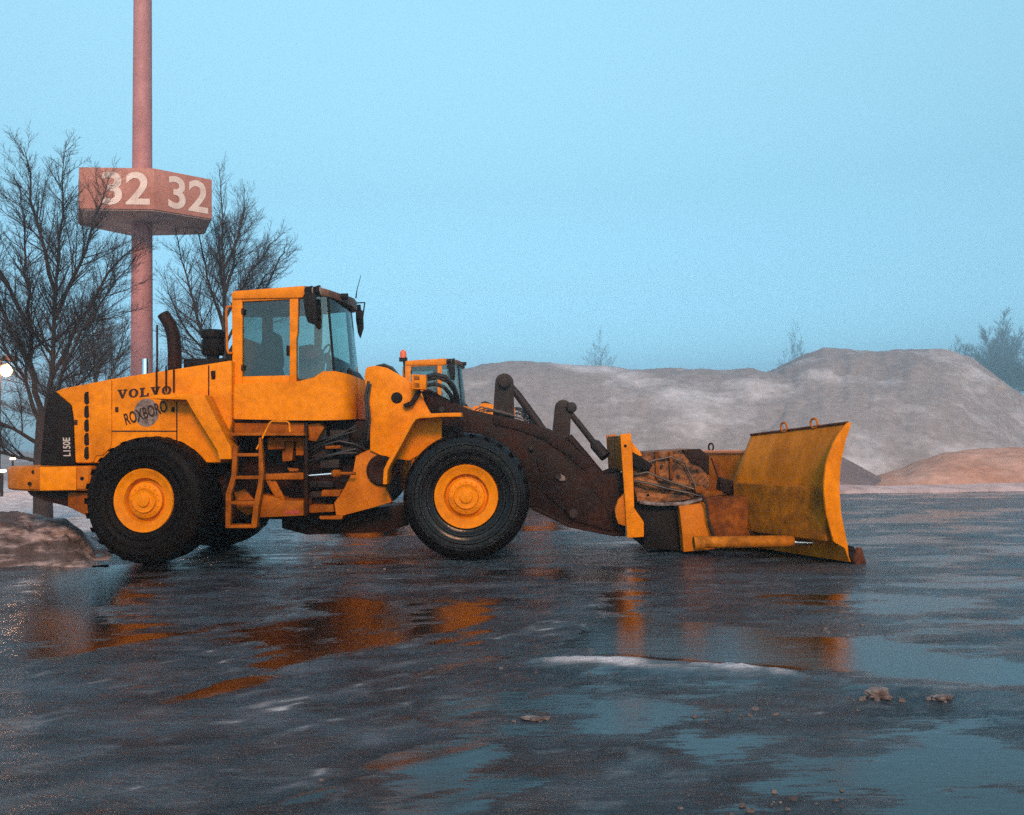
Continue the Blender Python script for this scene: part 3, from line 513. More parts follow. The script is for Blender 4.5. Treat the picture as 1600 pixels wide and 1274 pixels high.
# glass
def pane(name, pts, mt, parent):  # list of world quads strip [(top,bottom)...]
    M = MB(); vs = [p for t, b_ in pts for p in (t, b_)]; M.add(vs, [(2 * i, 2 * i + 1, 2 * i + 3, 2 * i + 2) for i in range(len(pts) - 1)])
    o = M.build(name, mt, parent, smooth=60)
    return o
def mir(p): return Vector((p.x, far_y(p.y), p.z))
dq = [(W(378, 470, CY + .05), W(378, 590, CY + .05)), (W(453, 466, CY + .05), W(453, 588, CY + .05))]
pane('door_window', dq, GLASSD, cf); pane('side_window', [(mir(t), mir(b_)) for t, b_ in dq], GLASSD, cf)
fs_ = [(465, 463, 13.05, 464, 592), (482, 462, 13.04, 482, 592), (497, 462, 13.04, 505, 583), (512, 464, 13.06, 522, 582)]
f1 = [(W(xt, yt, Yg), W(xb, yb, Yg)) for xt, yt, Yg, xb, yb in fs_]; pane('front_side_window', f1, GLASS, cf); pane('front_side_window', [(mir(t), mir(b_)) for t, b_ in f1], GLASS, cf)
ws_ = [(512, 464, 13.06, 522, 582), (522, 467, 13.16, 534, 584), (531, 470, 13.34, 543, 586), (540, 475, 13.6, 552, 588), (544, 477, 13.8, 556, 589)]
f2 = [(W(xt, yt, Yg), W(xb, yb, Yg)) for xt, yt, Yg, xb, yb in ws_]; pane('windshield', f2 + [(mir(t), mir(b_)) for t, b_ in f2[::-1]], GLASS, cf)
rq = [(Vector((xr + .06, CY + .19, zr1 - .12)), Vector((xr + .06, CY + .19, zr0 + .69))), (Vector((xr + .06, CF - .19, zr1 - .12)), Vector((xr + .06, CF - .19, zr0 + .69)))]
pane('rear_window', rq, GLASSD, cf)
MB().tube([f1[-1][0], f1[-1][1]], .018, 6).build('glass_seal', BLACK, cf); MB().tube([mir(f1[-1][0]), mir(f1[-1][1])], .03, 6).build('glass_seal', BLACK, cf)
IN = MB(); se = IN.box((W(410, 585, YC).x, YC, W(410, 585, YC).z), (.55, .55, .16)); IN.build('seat', SEAT, cf, bevel=.05)
IN = MB(); IN.prism([(398, 590), (425, 592), (432, 560), (428, 520), (420, 515), (412, 517), (405, 545)], YC - .26, YC + .26); IN.build('seat_back', SEAT, cf, bevel=.05)
IN = MB(); IN.prism([(505, 596), (545, 596), (556, 590), (548, 578), (528, 560), (518, 556), (510, 570)], YC - .45, YC + .45); IN.build('dashboard', BLACK, cf, bevel=.03)
IN = MB(); IN.ptube([(522, 590), (510, 552)], YC, .05, 10); p = W(509, 551, YC); IN.tube([p + Vector((.06 * math.sin(a_), .2 * math.cos(a_), .19 * math.sin(a_) * .6)) for a_ in [2 * math.pi * j / 20 for j in range(21)]], .016, 6); IN.build('steering_wheel', BLACK, cf)
IN = MB(); IN.prism([(466, 540), (498, 541), (505, 560), (500, 594), (466, 594)], 14.2, 14.45); IN.build('console', BEIGE, cf, bevel=.04)
IN = MB(); IN.prism([(466, 541), (486, 537), (500, 545), (502, 556), (488, 562), (466, 561)], 14.0, 14.18); IN.build('red_brown_form', REDBR, cf, bevel=.05)  # rounded red-brown form inside the cab
IN = MB(); IN.box((W(410, 598, YC).x + .5, YC, W(410, 598, YC).z), (1.75, 1.5, .06)); IN.build('cab_floor', PANELIN, cf)
# lights, mirrors, antenna, handrails on the cab
for i, (x, y) in enumerate(((482, 455), (494, 454))):
    Lp = MB(); c = W(x, y, 12.92 + .05 * i); Lp.tube([c + Vector((-.05, 0, 0)), c + Vector((.045, 0, 0)), c + Vector((.06, 0, 0))], [.05, .075, .075], 14); Lp.tube([c, c + Vector((0, .1, .02))], .02, 6); lo = Lp.build('work_lamp', BLACK, cf)
    Lp = MB(); Lp.tube([c + Vector((.061, 0, 0)), c + Vector((.066, 0, 0))], .06, 14); Lp.build('lens', PALE, lo)
MR = MB(); MR.prism([(473, 463), (477, 456), (492, 458), (493.5, 480), (493, 502), (490, 507), (481, 504), (477.5, 495), (475, 480)], 12.72, 12.79); MR.ptube([(484, 462, 12.75), (484, 456, 12.95)], 12.7, .018, 6); MR.build('mirror', BLACK, cf, bevel=.02)
MR = MB(); MR.prism([(555.5, 482), (561, 480), (566, 486), (567, 512), (562, 528), (559, 520), (556, 500)], 14.70, 14.80); MR.ptube([(548, 474, 14.5), (570, 473, 14.75), (566, 500, 14.75)], 14.7, .014, 6); MR.build('mirror', BLACK, cf, bevel=.02)
AN = MB(); AN.ptube([(556, 466), (558, 452), (564, 430)], 13.5, [.012, .006, .004], 5); AN.build('antenna', BLACK, cf)
c = W(533, 464, 13.3)
for q in (c, mir(c)): MB().tube([q, q + Vector((.10, 0, 0))], .05, 12).build('work_lamp', BLACK, cf)
HR = MB(); HR.ptube([(362, 479), (354.5, 480), (353.5, 486), (355, 545), (357, 552), (363, 552)], 12.97, .018, 8); HR.build('handrail', YELD, cf)
# platform, ladder, tank ------------------------------------------
PF = MB(); PF.prism([(359, 676.5), (475, 676.5), (475, 681), (359, 681)], 12.62, 13.1); PF.prism([(366, 661), (475, 661), (475, 677), (366, 677)], 12.95, 13.05); PF.build('platform', YELSH, loader, bevel=.008)
HR = MB(); HR.ptube([(401, 702), (404, 697), (421, 662), (425, 658.5), (449, 659), (452, 662), (453, 676)], 12.62, .014, 8); HR.build('handrail', YEL, loader)
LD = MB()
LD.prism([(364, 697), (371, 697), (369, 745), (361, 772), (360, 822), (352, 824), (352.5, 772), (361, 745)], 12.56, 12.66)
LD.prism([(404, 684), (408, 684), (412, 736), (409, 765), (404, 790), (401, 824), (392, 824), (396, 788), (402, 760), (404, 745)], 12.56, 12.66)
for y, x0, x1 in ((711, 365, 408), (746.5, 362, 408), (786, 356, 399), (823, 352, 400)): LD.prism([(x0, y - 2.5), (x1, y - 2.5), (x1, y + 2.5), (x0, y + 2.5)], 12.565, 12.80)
LD.build('ladder', YELSH, loader, bevel=.008)
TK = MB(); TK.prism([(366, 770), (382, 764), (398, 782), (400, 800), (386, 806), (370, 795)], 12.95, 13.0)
TK.build('tank_guard', YELSH, loader, bevel=.012); TK = MB(); TK.prism([(404, 772), (430, 777), (440, 782), (474, 783), (474, 806), (402, 809), (400, 790)], 12.72, 13.3); TK.build('tank_guard', YELSH, loader, bevel=.012)
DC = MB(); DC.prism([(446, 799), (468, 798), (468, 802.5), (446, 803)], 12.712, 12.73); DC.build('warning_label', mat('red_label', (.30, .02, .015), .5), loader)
TB = MB(); TB.prism([(409, 738), (414, 741), (474, 738.5), (474, 749.5), (412, 750)], 12.75, 12.95); TB.prism([(413, 748), (421, 748), (440, 776), (430, 778)], 12.78, 12.86); TB.prism([(424, 750), (430, 750), (446, 782), (436, 782)], 12.80, 12.86); TB.build('guard_frame', YELSH, loader, bevel=.012)
PS = MB(); PS.prism([(475, 661), (480, 661), (481, 806), (475, 806)], 12.78, 12.86); PS.build('guard_post', RUST, loader, bevel=.008)
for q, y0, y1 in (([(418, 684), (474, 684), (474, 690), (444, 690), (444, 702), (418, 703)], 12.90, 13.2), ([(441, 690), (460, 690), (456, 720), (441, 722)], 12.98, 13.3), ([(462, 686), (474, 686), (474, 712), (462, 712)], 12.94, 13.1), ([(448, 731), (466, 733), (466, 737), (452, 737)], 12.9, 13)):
    MB().prism(q, y0, y1).build('valve_bracket', YELSH, loader, bevel=.012)
# chassis core between the axles (dark)
CH = MB(); CH.prism([(362, 660), (572, 658), (580, 700), (560, 790), (520, 812), (362, 812)], 13.3, far_y(13.3)); CH.build('chassis', RUST, loader, bevel=.02)
M = MB(); M.prism([(440, 808), (640, 788), (640, 820), (604, 832), (480, 836), (440, 826)], 13.5, 14.2); M.build('driveline_light_block', RUST, loader, bevel=.02)  # rough driveline mass, added to block light and darken the underbody
rg = random.Random(4)
for (x0, y0, x1, y1) in ((482, 668, 510, 686), (515, 672, 545, 690), (486, 694, 520, 715), (526, 698, 552, 712), (500, 718, 530, 732), (484, 752, 520, 762), (484, 768, 512, 778)):
    MB().pbox(x0, y0, x1, y1, 13.05 + rg.uniform(0, .15), 13.4).build('hydraulic_valve', SLATE, loader, bevel=.015)
for q in ([(476, 663), (500, 661), (507, 668), (494, 690), (478, 688)], [(503, 766), (533, 766), (530, 776), (501, 776)], [(482, 790), (520, 789), (522, 800), (480, 802)], [(498, 807), (536, 806), (534, 812), (500, 812)], [(508, 697), (532, 696), (532, 701), (508, 702)]): MB().prism(q, 12.98, 13.5).build('hinge_plate', YELSH, loader, bevel=.012)
for k in range(5):
    y = 676 + 9 * k; MB().ptube([(478, y + 20, 13.1), (500, y + 8 + rg.uniform(-6, 6), 13.0), (530, y + rg.uniform(-8, 8), 12.98), (556, y - 6 + rg.uniform(-8, 8), 13.0), (574, y + 10, 13.1)], 13, .016, 7).build('hydraulic_hose', HOSE, loader)
for q, r_ in (([(576, 596, 12.95), (571, 620, 12.93), (574, 650, 12.92), (571, 680, 12.95), (558, 702, 13.1)], .022), ([(579, 600, 12.94), (575, 625, 12.92), (578, 655, 12.9), (574, 690, 12.95)], .018)): MB().ptube(q, 13, r_, 8).build('hydraulic_hose', HOSE, loader)
SC = MB(); SC.ptube([(474, 744), (520, 740.5)], 12.85, .019, 12); sc_ = SC.build('steering_rod', CHROME, loader)
SC = MB(); SC.ptube([(518, 740.5), (521, 740.3), (531, 740), (533, 740)], 12.85, [.03, .055, .055, .03], 12); SC.ptube([(531, 740), (556, 740)], 12.85, .022, 8); SC.build('rod_clevis', YELSH, sc_)
# front frame: tower, plates, fender, lights ----------------------
FY = 12.95
tw = [(569, 590), (571, 577), (575, 573), (588, 571.5), (605, 575), (635, 592), (648, 603), (660, 622), (672, 645), (690, 652), (690, 690), (640, 720), (604, 716), (578, 704), (578, 636)]
TWm = MB(); TWm.prism(tw, FY, FY + .1); aa = [W(x, y, FY) for x, y in tw]; TWm.extr([Vector((p.x, far_y(FY), p.z)) for p in aa], [Vector((p.x, far_y(FY + .1), p.z)) for p in aa]); TWm.prism([(576, 600), (600, 590), (620, 640), (578, 690)], FY + .1, far_y(FY + .1)); twr = TWm.build('front_tower', YEL, loader, bevel=.015)
PN = MB(); c = W(620, 622, FY); PN.lathe(c, [(.001, -.012), (.07, -.012), (.082, .0), (.082, .03)], 28); PN.build('pivot_pin', BLACK, twr)
LP = MB(); LP.prism([(556, 712), (578, 702), (606, 716), (600, 756), (612, 785), (585, 793), (536, 806), (525, 806), (522, 786), (537, 764), (552, 735)], FY + .06, FY + .2); LP.build('articulation_plate', YELD, loader, bevel=.015)
HB = MB(); c = W(597, 735, FY); HB.lathe(c + Vector((0, .05, 0)), [(.001, -.04), (.10, -.04), (.13, -.06), (.20, -.06), (.225, -.03), (.225, .2)], 30); HB.build('frame_drum', RUST, loader)
FF = MB()
def strip(M, pts, th, y0, y1):        # bent plate: pixel path on its outer edge, thickness downwards
    P = [W(x, y, y0) for x, y in pts]; k = len(P); nrm = []
    for i in range(k):
        t = (P[min(i + 1, k - 1)] - P[max(i - 1, 0)]).normalized(); nrm.append(Vector((t.z, 0, -t.x)))
    a = P + [p + q * th for p, q in zip(P[::-1], nrm[::-1])]; M.extr(a, [Vector((p.x, y1, p.z)) for p in a])
    return M
strip(FF, [(721, 645), (690, 645.5), (656, 647.5), (646, 651), (639, 660), (622, 692), (605, 722), (599.5, 734), (598, 757)], -.055, 12.5, FY - .002)
ffo = FF.build('front_fender', YEL, loader, bevel=.01)
F2 = MB()
for v in FF.v: pass
F2.v = [Vector((v.x, far_y(v.y), v.z)) for v in FF.v]; F2.f = list(FF.f); F2.m = list(FF.m); F2.build('front_fender', YEL, loader, bevel=.01)
LB = MB(); LB.prism([(643.5, 585), (665.5, 586), (665.5, 609), (645, 608)], 12.72, 12.95); LB.prism([(643.5, 585), (646, 585), (646, 608), (643.5, 608)], 12.70, 12.72); lb_ = LB.build('light_box', YEL, loader, bevel=.015)
for y in (587, 598.5): MB().prism([(647, y), (655.5, y), (655.5, y + 7), (647, y + 7)], 12.712, 12.74).build('headlight', YELG, lb_, bevel=.004)
LS = MB(); LS.prism([(629, 632), (641, 627), (653, 607), (659, 612), (645, 634), (634, 638)], 12.86, 12.93); LS.build('light_arm', RUST, loader, bevel=.008)
for q, r_ in (([(664, 590, 13.05), (680, 585, 13.0), (696, 589, 13.0), (708, 603, 13.1), (714, 618, 13.2), (716, 632, 13.3)], .033), ([(664, 603, 13.05), (680, 600, 13.0), (694, 605, 13.0), (704, 617, 13.1), (710, 632, 13.3)], .030),
              ([(588, 574, 13.4), (600, 571, 13.4), (612, 576, 13.4), (622, 588, 13.4)], .03), ([(664, 594, 13.2), (684, 590, 13.2), (700, 597, 13.2), (710, 612, 13.3), (713, 630, 13.4)], .026)): MB().ptube(q, 13, r_, 9).build('hydraulic_hose', HOSE, loader)
# lift arms --------------------------------------------------------
am = [(658, 612), (668, 607), (700, 624), (735, 640), (770, 648), (808, 655), (860, 671), (891, 693), (926, 726), (946, 742), (976, 738), (978, 839), (960, 838), (891, 824), (833, 796), (800, 772), (740, 722), (694, 690), (672, 655)]
AM = MB(); AM.prism(am, 13.22, 13.36); aa = [W(x, y, 13.22) for x, y in am]; AM.extr([Vector((p.x, far_y(13.22), p.z)) for p in aa], [Vector((p.x, far_y(13.36), p.z)) for p in aa])
AM.tube([Vector((W(870, 745, 13.3).x, 13.3, W(870, 745, 13.3).z)), Vector((W(870, 745, 13.3).x, far_y(13.3), W(870, 745, 13.3).z))], .2, 18); arm = AM.build('lift_arm', RUST, loader, bevel=.02)
RB = MB().prism([(770, 652), (808, 659), (858, 675), (888, 697), (922, 729), (914, 736), (880, 708), (850, 688), (806, 671), (770, 664)], 13.195, 13.24); RB.build('arm_rib', RUST, arm, bevel=.012); RB = MB()
RB.prism([(838, 716), (866, 700), (905, 740), (950, 800), (955, 830), (900, 815), (850, 770)], 13.19, 13.24); RB.build('arm_plate', RUST, arm, bevel=.012); RB = MB(); RB.prism([(836, 792), (890, 819), (962, 834), (962, 839), (890, 825), (832, 797)], 13.17, 13.24); RB.build('arm_rib', RUST, arm, bevel=.012)
for x, y, r in ((896, 803, .075), (968, 815, .06), (690, 640, .05), (872, 745, .05), (830, 700, .04)): MB().lathe(W(x, y, 13.16), [(.001, -.02), (r * .8, -.02), (r, 0), (r, .06)], 20).build('arm_pin', SLATE, arm)
SP = MB(); SP.prism([(868, 743), (876, 741), (883, 745), (884, 751), (876, 752), (869, 748)], 13.155, 13.2); SP.build('pale_patch', mat('pale_grey_brown', (.13, .10, .095), .6), arm, bevel=.006)  # small paler patch on the arm
def rounded(cx, cy, r, x0, x1, yb):
    return [(x0, yb)] + [(cx - r * math.cos(a_), cy - r * math.sin(a_)) for a_ in [math.pi * j / 10 for j in range(11)]] + [(x1, yb)]
BC = MB(); BC.prism(rounded(788, 598, 14.5, 769, 804, 665), 13.42, 13.6); BC.lathe(W(788, 598, 13.36), [(.001, -.02), (.07, -.02), (.09, 0), (.09, .08)], 20); BC.build('bellcrank', SLATE, loader, bevel=.015)
RD = MB(); RD.ptube([(797, 604, 13.5), (808, 616, 13.5), (838, 657, 13.45), (872, 708, 13.40)], 13.5, [.055, .058, .058, .058], 12); RD.build('tilt_cylinder', SLATE, loader)
BC = MB(); BC.prism(rounded(880, 637, 12.5, 861, 890, 700), 14.25, 14.45); c = W(893, 637, 14.22); BC.lathe(c, [(.001, -.02), (.06, -.02), (.085, 0), (.085, .2)], 16); BC.build('bellcrank', SLATE, loader, bevel=.015)
RD = MB(); RD.ptube([(891, 646, 14.3), (905, 663, 14.25), (926, 690, 14.1), (930, 695, 14.1), (946, 714, 14.0)], 14, [.045, .05, .05, .09, .09], 12); RD.build('tilt_rod', SLATE, loader)
RD = MB(); RD.ptube([(888, 684, 14.2), (912, 712, 14.1), (940, 746, 13.9)], 14, .075, 10); RD.build('coupler_link', RUST, loader); RD = MB(); RD.ptube([(938, 745, 13.7), (955, 738, 13.7), (968, 742, 13.7)], 14, .07, 10); RD.build('coupler_link', RUST, loader)
CABLE = mat('dull_cable', (.09, .07, .065), .6)
for k in range(4): MB().ptube([(742 + 6 * k, 641 + k, 13.4), (752 + 10 * k, 636 + 2 * k, 13.35), (764 + 12 * k, 640 + 3 * k, 13.35), (806 + 6 * k, 652 + 2 * k, 13.4), (812 + 7 * k, 641 + 5 * k, 13.6), (822 + 5 * k, 652 + 4 * k, 13.6), (836, 672, 13.6)], 13, .011, 5).build('cable', CABLE, loader)
# ------------------------------------------------------------------ second loader farther back
ld2 = copy_tree(loader, None, ('exhaust_pipe', 'hood_rod', 'chrome_stack', 'bellcrank', 'tilt_cylinder', 'tilt_rod', 'coupler_link', 'cable', 'handrail', 'lettering', 'round_emblem', 'lift_arm', 'antenna', 'air_precleaner', 'intake_housing'))
YB = 24.3; tgt = W(673, 600, YB); here = W(462, 540, YC); off = Vector((here.x - loader.location.x, 0, 0)); a_ = R(9)
ld2.rotation_euler.z = a_; ld2.location = (tgt.x - off.x * math.cos(a_), YB - off.x * math.sin(a_), W(684, 557, YB).z - W(462, 449, YC).z)
gset(ld2, 'second orange loader parked behind, only its cab showing past the front one')
bc = W(630, 553, 23.6); bo = empty('beacon', bc, None); bo.parent = None
bpy.data.objects.remove(bo)
bk = MB(); bk.tube([bc + Vector((0, 0, -.11)), bc + Vector((0, 0, -.02)), bc + Vector((0, 0, .06)), bc + Vector((0, 0, .1))], [.08, .085, .075, .03], 14)
st = MB(); st.tube([bc + Vector((0, 0, -.1)), bc + Vector((.06, 0, -.5)), bc + Vector((.2, 0, -.75))], .03, 7); st.box(bc + Vector((0, 0, -.15)), (.2, .14, .1))
inv = Matrix.Translation(ld2.location) @ Matrix.Rotation(a_, 4, 'Z'); inv = inv.inverted()
for M_, nm, m_, par in ((st, 'beacon_stalk', BLACK, ld2), (bk, 'beacon', BEACON, ld2)):
    M_.v = [inv @ v for v in M_.v]; o = M_.build(nm, m_, None); o.parent = par
# ------------------------------------------------------------------ snow plow
plow = gset(empty('snow_plow', (W(1100, 860, 13.2).x, 13.2, 0)), 'orange snow plow with tall curved blade mounted on the front loader', 'snow plow')
MP = MB(); mp = [(969, 679), (986, 677), (988, 706), (990, 760), (991, 794), (1006, 816), (1006, 839), (980, 841), (977, 790), (972, 720)]
MP.prism(mp, 12.95, 13.02); MP.build('mounting_plate', YEL, plow, bevel=.008)
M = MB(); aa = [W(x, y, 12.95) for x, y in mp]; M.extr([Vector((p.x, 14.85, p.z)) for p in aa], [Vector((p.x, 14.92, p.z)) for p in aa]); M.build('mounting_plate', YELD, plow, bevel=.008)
M = MB(); M.prism([(969.5, 681), (985, 680), (988, 735), (974, 738)], 13.02, 14.85); M.build('coupler_box', YELG, plow, bevel=.02)
M = MB(); M.prism([(976, 771), (966, 781), (961, 795), (962, 808), (966, 819), (979, 823)], 13.0, 13.12); M.build('hook_lug', YELD, plow, bevel=.015)
M = MB(); c = W(977, 697, 12.95); M.lathe(c, [(.001, -.003), (.022, -.003)], 12); M.build('bolt_hole', BLACK, plow, smooth=0)
M = MB(); M.prism([(987, 690), (992, 697), (1000, 706), (1004, 712), (996, 714), (988, 708)], 13.02, 13.2); M.build('lug', YEL, plow, bevel=.01)
M = MB(); M.prism([(988, 706), (1005, 716), (1020, 727), (1014, 736), (990, 728)], 13.0, 13.12); M.build('link_arm', BLACK, plow, bevel=.01)
M = MB(); M.prism([(1003, 708), (1060, 704), (1094, 702), (1106, 712), (1108, 745), (1108, 762), (1098, 776), (1050, 783), (996, 785), (990, 760), (990, 728)], 13.15, 14.6); M.build('push_frame', DIRT, plow, bevel=.008)
for q in ([(990, 735), (1012, 748), (1040, 752), (1100, 756), (1106, 764), (1060, 766), (1010, 764), (991, 757)], [(994, 770), (1040, 772), (1096, 768), (1098, 777), (1050, 784), (996, 785)]): MB().prism(q, 13.10, 13.2).build('frame_ledge', DIRT, plow, bevel=.006)
M = MB(); M.prism([(1066, 703), (1094, 701.5), (1108, 713), (1108, 742), (1098, 730), (1080, 722)], 13.11, 13.16); M.build('dark_patch_plate', RUST, plow, bevel=.004)  # thin dark plate over the frame's top right corner
M = MB(); M.prism([(1085, 762), (1096, 758), (1104, 766), (1100, 772), (1088, 771)], 12.98, 13.14); M.build('valve_block', ORB, plow, bevel=.01)
for q, r_ in (([(990, 742, 13.05), (1012, 738, 13.02), (1034, 748, 13.02), (1060, 757, 13.05), (1086, 765, 13.02)], .016), ([(992, 752, 13.05), (1016, 756, 13.0), (1044, 764, 13.02), (1074, 770, 13.05), (1098, 776, 12.95)], .018), ([(990, 730, 13.1), (1020, 720, 13.08), (1048, 714, 13.1), (1070, 724, 13.08), (1078, 742, 13.08), (1088, 762, 13.02)], .014)):
    M = MB(); M.ptube(q, 13, r_, 7); M.build('hose', HOSE, plow)
for x in (1024, 1046): M = MB(); M.prism([(x, 706), (x + 5, 705.5), (x + 6, 748), (x + 1, 749)], 13.09, 13.16); M.build('stiffener', ORB, plow, bevel=.004)
for x, y in ((1034, 729), (1090, 735), (1012, 774), (1060, 744)): M = MB(); M.lathe(W(x, y, 13.12), [(.001, -.02), (.022, -.02), (.022, .04)], 6); M.build('bolt', SLATE, plow, smooth=0)
M = MB(); M.prism([(1112, 716), (1120, 716), (1140, 770), (1132, 772)], 13.75, 13.85); M.build('brace', ORB, plow, bevel=.006)
M = MB(); M.prism([(1126, 746), (1146, 752), (1150, 766), (1140, 772), (1124, 766)], 13.5, 13.72); M.build('pivot_bracket', RUST, plow, bevel=.008)
M = MB(); M.prism([(1000, 783), (1030, 786), (1070, 785), (1098, 778), (1100, 781), (1072, 790), (1030, 791), (1000, 788)], 12.95, 13.3); M.build('packed_snow', ICE, plow, bevel=.01)
M = MB(); M.prism([(994, 788), (1062, 789), (1062, 850), (1068, 862), (1006, 856), (1004, 815), (994, 800)], 13.1, 14.5); M.build('pivot_housing', BLACK, plow, bevel=.02)
M = MB(); M.prism([(1061, 791), (1103, 786), (1106, 820), (1118, 858), (1068, 863), (1066, 835)], 12.9, 13.6); M.build('cylinder_mount', YELD, plow, bevel=.015)
M = MB(); M.prism([(1104, 782), (1178, 774), (1180, 838), (1112, 842)], 13.15, 13.8); M.build('angle_frame', ORB, plow, bevel=.015)
M = MB(); M.ptube([(1098, 777), (1104, 790), (1107, 812), (1113, 832), (1122, 848), (1126, 852)], 12.82, .02, 8); M.build('hose', HOSE, plow)
M = MB(); M.ptube([(1085, 848), (1092, 848), (1236, 846), (1240, 846)], 12.3, [.06, .08, .08, .06], 16); M.ptube([(1084, 850), (1100, 849)], 12.3, .10, 12); cy = M.build('angle_cylinder', YELG, plow)
M = MB(); M.ptube([(1238, 847), (1272, 848)], 12.3, .035, 12); M.build('rod', CHROME, cy)
# blade: near end A, swept back to far end B; curved profile across its travel
A = G(1331, 882); A = Vector((A.x, A.y, 0)); far_top = W(1175, 698, 13.55); near_top = W(1316, 677, A.y)
Bd = Vector((W(1176, 860, 13.55).x, 13.55, 0)) - A; ln2 = Bd.length; bd = Bd.normalized(); BL = 4.5; nf = Vector((bd.y, -bd.x, 0)).normalized()
if nf.x < 0: nf = -nf
prof = [(0, 0), (-.085, .27), (-.165, .62), (-.185, .95), (-.15, 1.25), (-.07, 1.52), (.05, 1.78)]   # forward offset, height
def bpt(t, o, z, hs=1): return A + bd * t + nf * o + Vector((0, 0, z * hs))
def hsc(t): return (1 - .075 * t / ln2) * (1 if t <= ln2 else max(.50, 1 - (t - ln2) * .95))
pf = []
for (o0, z0), (o1, z1) in zip(prof, prof[1:]):
    for k in range(3): pf.append((o0 + (o1 - o0) * k / 3, z0 + (z1 - z0) * k / 3))
pf.append(prof[-1])
M = MB(); ts = sorted([0.02 + (BL - .02) * i / 24 for i in range(25)] + [ln2, ln2 + .5]); k = len(pf)
vs = [bpt(t, o, .03 + z, hsc(t)) for t in ts for o, z in pf] + [bpt(t, o - .03, .03 + z, hsc(t)) for t in ts for o, z in pf]; N = len(ts) * k; fs = []
for i in range(len(ts) - 1):
    for j in range(k - 1):
        q = (i * k + j, i * k + j + 1, (i + 1) * k + j + 1, (i + 1) * k + j); fs += [q, tuple(x + N for x in q[::-1])]
    fs += [(i * k, (i + 1) * k, (i + 1) * k + N, i * k + N), (i * k + k - 1, (i + 1) * k + k - 1, (i + 1) * k + k - 1 + N, i * k + k - 1 + N)]
for j in range(k - 1): fs += [(j, j + 1, j + 1 + N, j + N), ((len(ts) - 1) * k + j, (len(ts) - 1) * k + j + 1, (len(ts) - 1) * k + j + 1 + N, (len(ts) - 1) * k + j + N)]
M.add(vs, fs); mb = M.build('moldboard', MOLD, plow, smooth=40)
def endplate(t, wds, name, mt, th=.03):
    a = [bpt(t, o + .012, .03 + z, hsc(t)) for o, z in pf]; b_ = [bpt(t, o - w_, .03 + z, hsc(t)) for (o, z), w_ in zip(pf, wds)]
    ring = a + b_[::-1]; M = MB(); M.extr(ring, [p + bd * th for p in ring]); return M.build(name, mt, mb, bevel=.006)
wd = [.03, .04, .05, .20, .21, .22, .23, .235, .24, .24, .24, .235, .23, .22, .20, .18, .15, .11, .05][:k]
endplate(0, wd, 'end_plate', YEL)
for t in (4.42,): endplate(t, [x * .55 for x in wd], 'rib', YELD, .025)
M = MB()
for t0_, t1_, z0, z1, d0 in ((.12, 1.98, .33, .98, .10), ):
    pr = [(o, z) for o, z in pf if z0 - .1 <= z <= z1 + .05]
    a = [bpt(t0_, o - .03, z + .03, hsc(t0_)) for o, z in pr]; b_ = [bpt(t0_, min(o for o, z in pr) - .03 - d0, z + .03, hsc(t0_)) for o, z in pr]
    ring = a + b_[::-1]; M.extr(ring, [p + bd * (t1_ - t0_) for p in ring])
M.build('back_beam', YELG, mb, bevel=.015)
M = MB(); pr = [bpt(ln2 - .3, .06, .3), bpt(ln2 - .3, .08, 1.40), bpt(BL, .08, 1.40), bpt(BL, .06, .3)]; M.extr(pr, [p + nf * .04 for p in pr]); lw = M.build('lower_blade', YELD, plow, bevel=.008)
M = MB(); M.tube([bpt(ln2 - .25, .09, 1.42), bpt(BL, .09, 1.40)], .035, 10); M.build('edge_pipe', mat('bare_orange_steel', (.62, .22, .10), .5, spec=.3), lw)
M = MB(); c = bpt(3.05, .09, 1.49); M.tube([c + bd * (.06 * math.cos(a_)) + Vector((0, 0, .06 * math.sin(a_))) for a_ in [2 * math.pi * j / 18 for j in range(19)]], .014, 7, caps=False); M.build('lifting_eye', RUST, lw)
M = MB()
pts = [bpt(t, -.02, 1.81, hsc(t)) + nf * .03 for t in np.linspace(0.02, ln2, 14)]; M.tube(pts, .018, 8); M.build('top_rail', RUSTO, mb)
for t in (.62, 1.22):
    M = MB(); c = bpt(t, .0, 1.86, hsc(t)); M.tube([c + bd * (.065 * math.cos(a_)) + Vector((0, 0, .065 * math.sin(a_))) for a_ in [2 * math.pi * j / 18 for j in range(19)]], .015, 7, caps=False); M.build('lifting_eye', YELD, mb)
M = MB(); ring = [(.0, .0), (.06, -.02), (.10, .0), (.03, .22), (-.06, .24), (-.05, .1)]
aa = [bpt(-.02, o, z + .005) for o, z in ring]; M.extr(aa, [p + bd * (BL + .03) for p in aa]); M.build('cutting_edge', BLACK, plow, bevel=.006)
M = MB(); M.extr([bpt(-.05, o, z) for o, z in ((.02, .0), (.20, .0), (.13, .21), (.09, .21), (.0, .10))], [bpt(.02, o, z) for o, z in ((.02, .0), (.20, .0), (.13, .21), (.09, .21), (.0, .10))]); M.build('end_shoe', RUSTO, plow, bevel=.012)
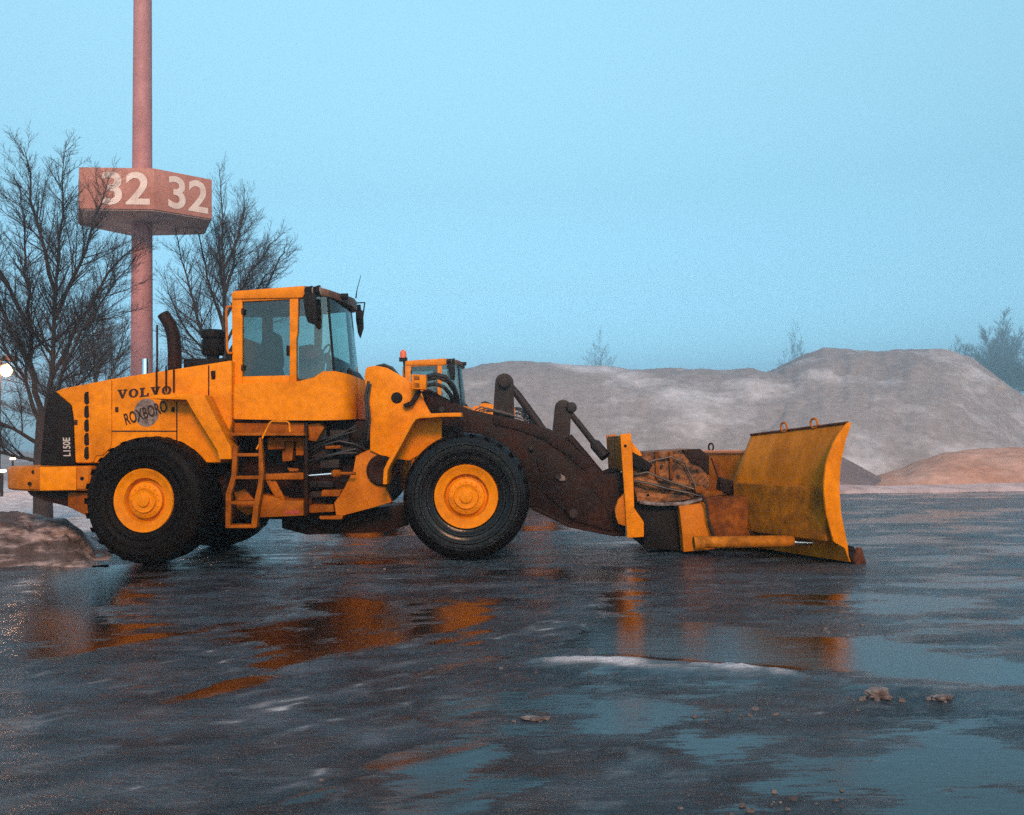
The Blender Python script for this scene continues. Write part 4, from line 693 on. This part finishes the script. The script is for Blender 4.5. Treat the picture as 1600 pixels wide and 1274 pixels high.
# ------------------------------------------------------------------ loose ice lumps
def lump(px, py, r, label, m_=ICE, flat=.6, seed=1):
    rg = random.Random(seed); c = G(px, py); bm = bmesh.new(); bmesh.ops.create_icosphere(bm, subdivisions=3, radius=1); k = [Vector((rg.gauss(0, 1), rg.gauss(0, 1), rg.gauss(0, 1))).normalized() for _ in range(9)]
    for v in bm.verts:
        d = v.co.normalized(); s = 1 - .55 * max(0, max(d.dot(q) for q in k) - .60) * 2.0 + .18 * math.sin(5 * d.x + seed) * math.sin(6 * d.y + 2 * seed) + rg.uniform(-.10, .10); v.co = Vector((d.x * s * r * 1.6, d.y * s * r, max(d.z, -.3) * s * r * flat))
    me_ = bpy.data.meshes.new('ice_lump'); bm.to_mesh(me_); bm.free(); me_.materials.append(m_); o = bpy.data.objects.new('ice_lump', me_); C.objects.link(o); o.location = (c.x, c.y, r * flat * .15)
    gset(o, label, 'ice lump', 'ice lumps lying on the lot'); return o
lump(1370, 1088, .075, 'dirty grey ice lump on the slush ridge, larger of two close together', seed=2)
lump(1472, 1093, .055, 'small ice lump at the outer end of the slush ridge', seed=3)
lump(838, 1124, .06, 'pale flat ice lump alone in front of the slush ridge', flat=.3, seed=4)
lump(108, 868, .10, 'pinkish white snow lump at the foot of the dark bank', WHITES, seed=5)
lump(113, 858, .09, 'upper snow lump resting against the dark bank', WHITES, seed=6)

# crumbs of ice and slush trailing off round the ridge, the bank and the worn patches
rg = random.Random(31); D = MB()
for (px, py, rx, ry, n_) in ((1010, 1046, 230, 9, 24), (1400, 1092, 110, 6, 14), (1160, 1116, 110, 14, 16), (1210, 1255, 140, 20, 22), (130, 882, 90, 26, 46), (838, 1126, 40, 8, 6), (300, 1180, 240, 60, 8), (640, 885, 260, 22, 30), (1330, 985, 120, 14, 20)):
    for _ in range(n_):
        c = G(px + rg.gauss(0, .5) * rx, py + rg.gauss(0, .5) * ry); r = rg.choice((.006, .009, .012, .019)) * rg.uniform(.7, 1.3); k = rg.randint(5, 7); a0 = rg.uniform(0, 6)
        lo_ = [Vector((c.x + r * 1.3 * rg.uniform(.7, 1.2) * math.cos(a0 + 6.283 * j / k), c.y + r * rg.uniform(.7, 1.2) * math.sin(a0 + 6.283 * j / k), -.012)) for j in range(k)]
        hi_ = [Vector((c.x + (p.x - c.x) * .6, c.y + (p.y - c.y) * .6, r * rg.uniform(.25, .7))) for p in lo_]; D.extr(lo_, hi_)
gset(D.build('ice_debris', CRUMB, None, smooth=0), kind='stuff')
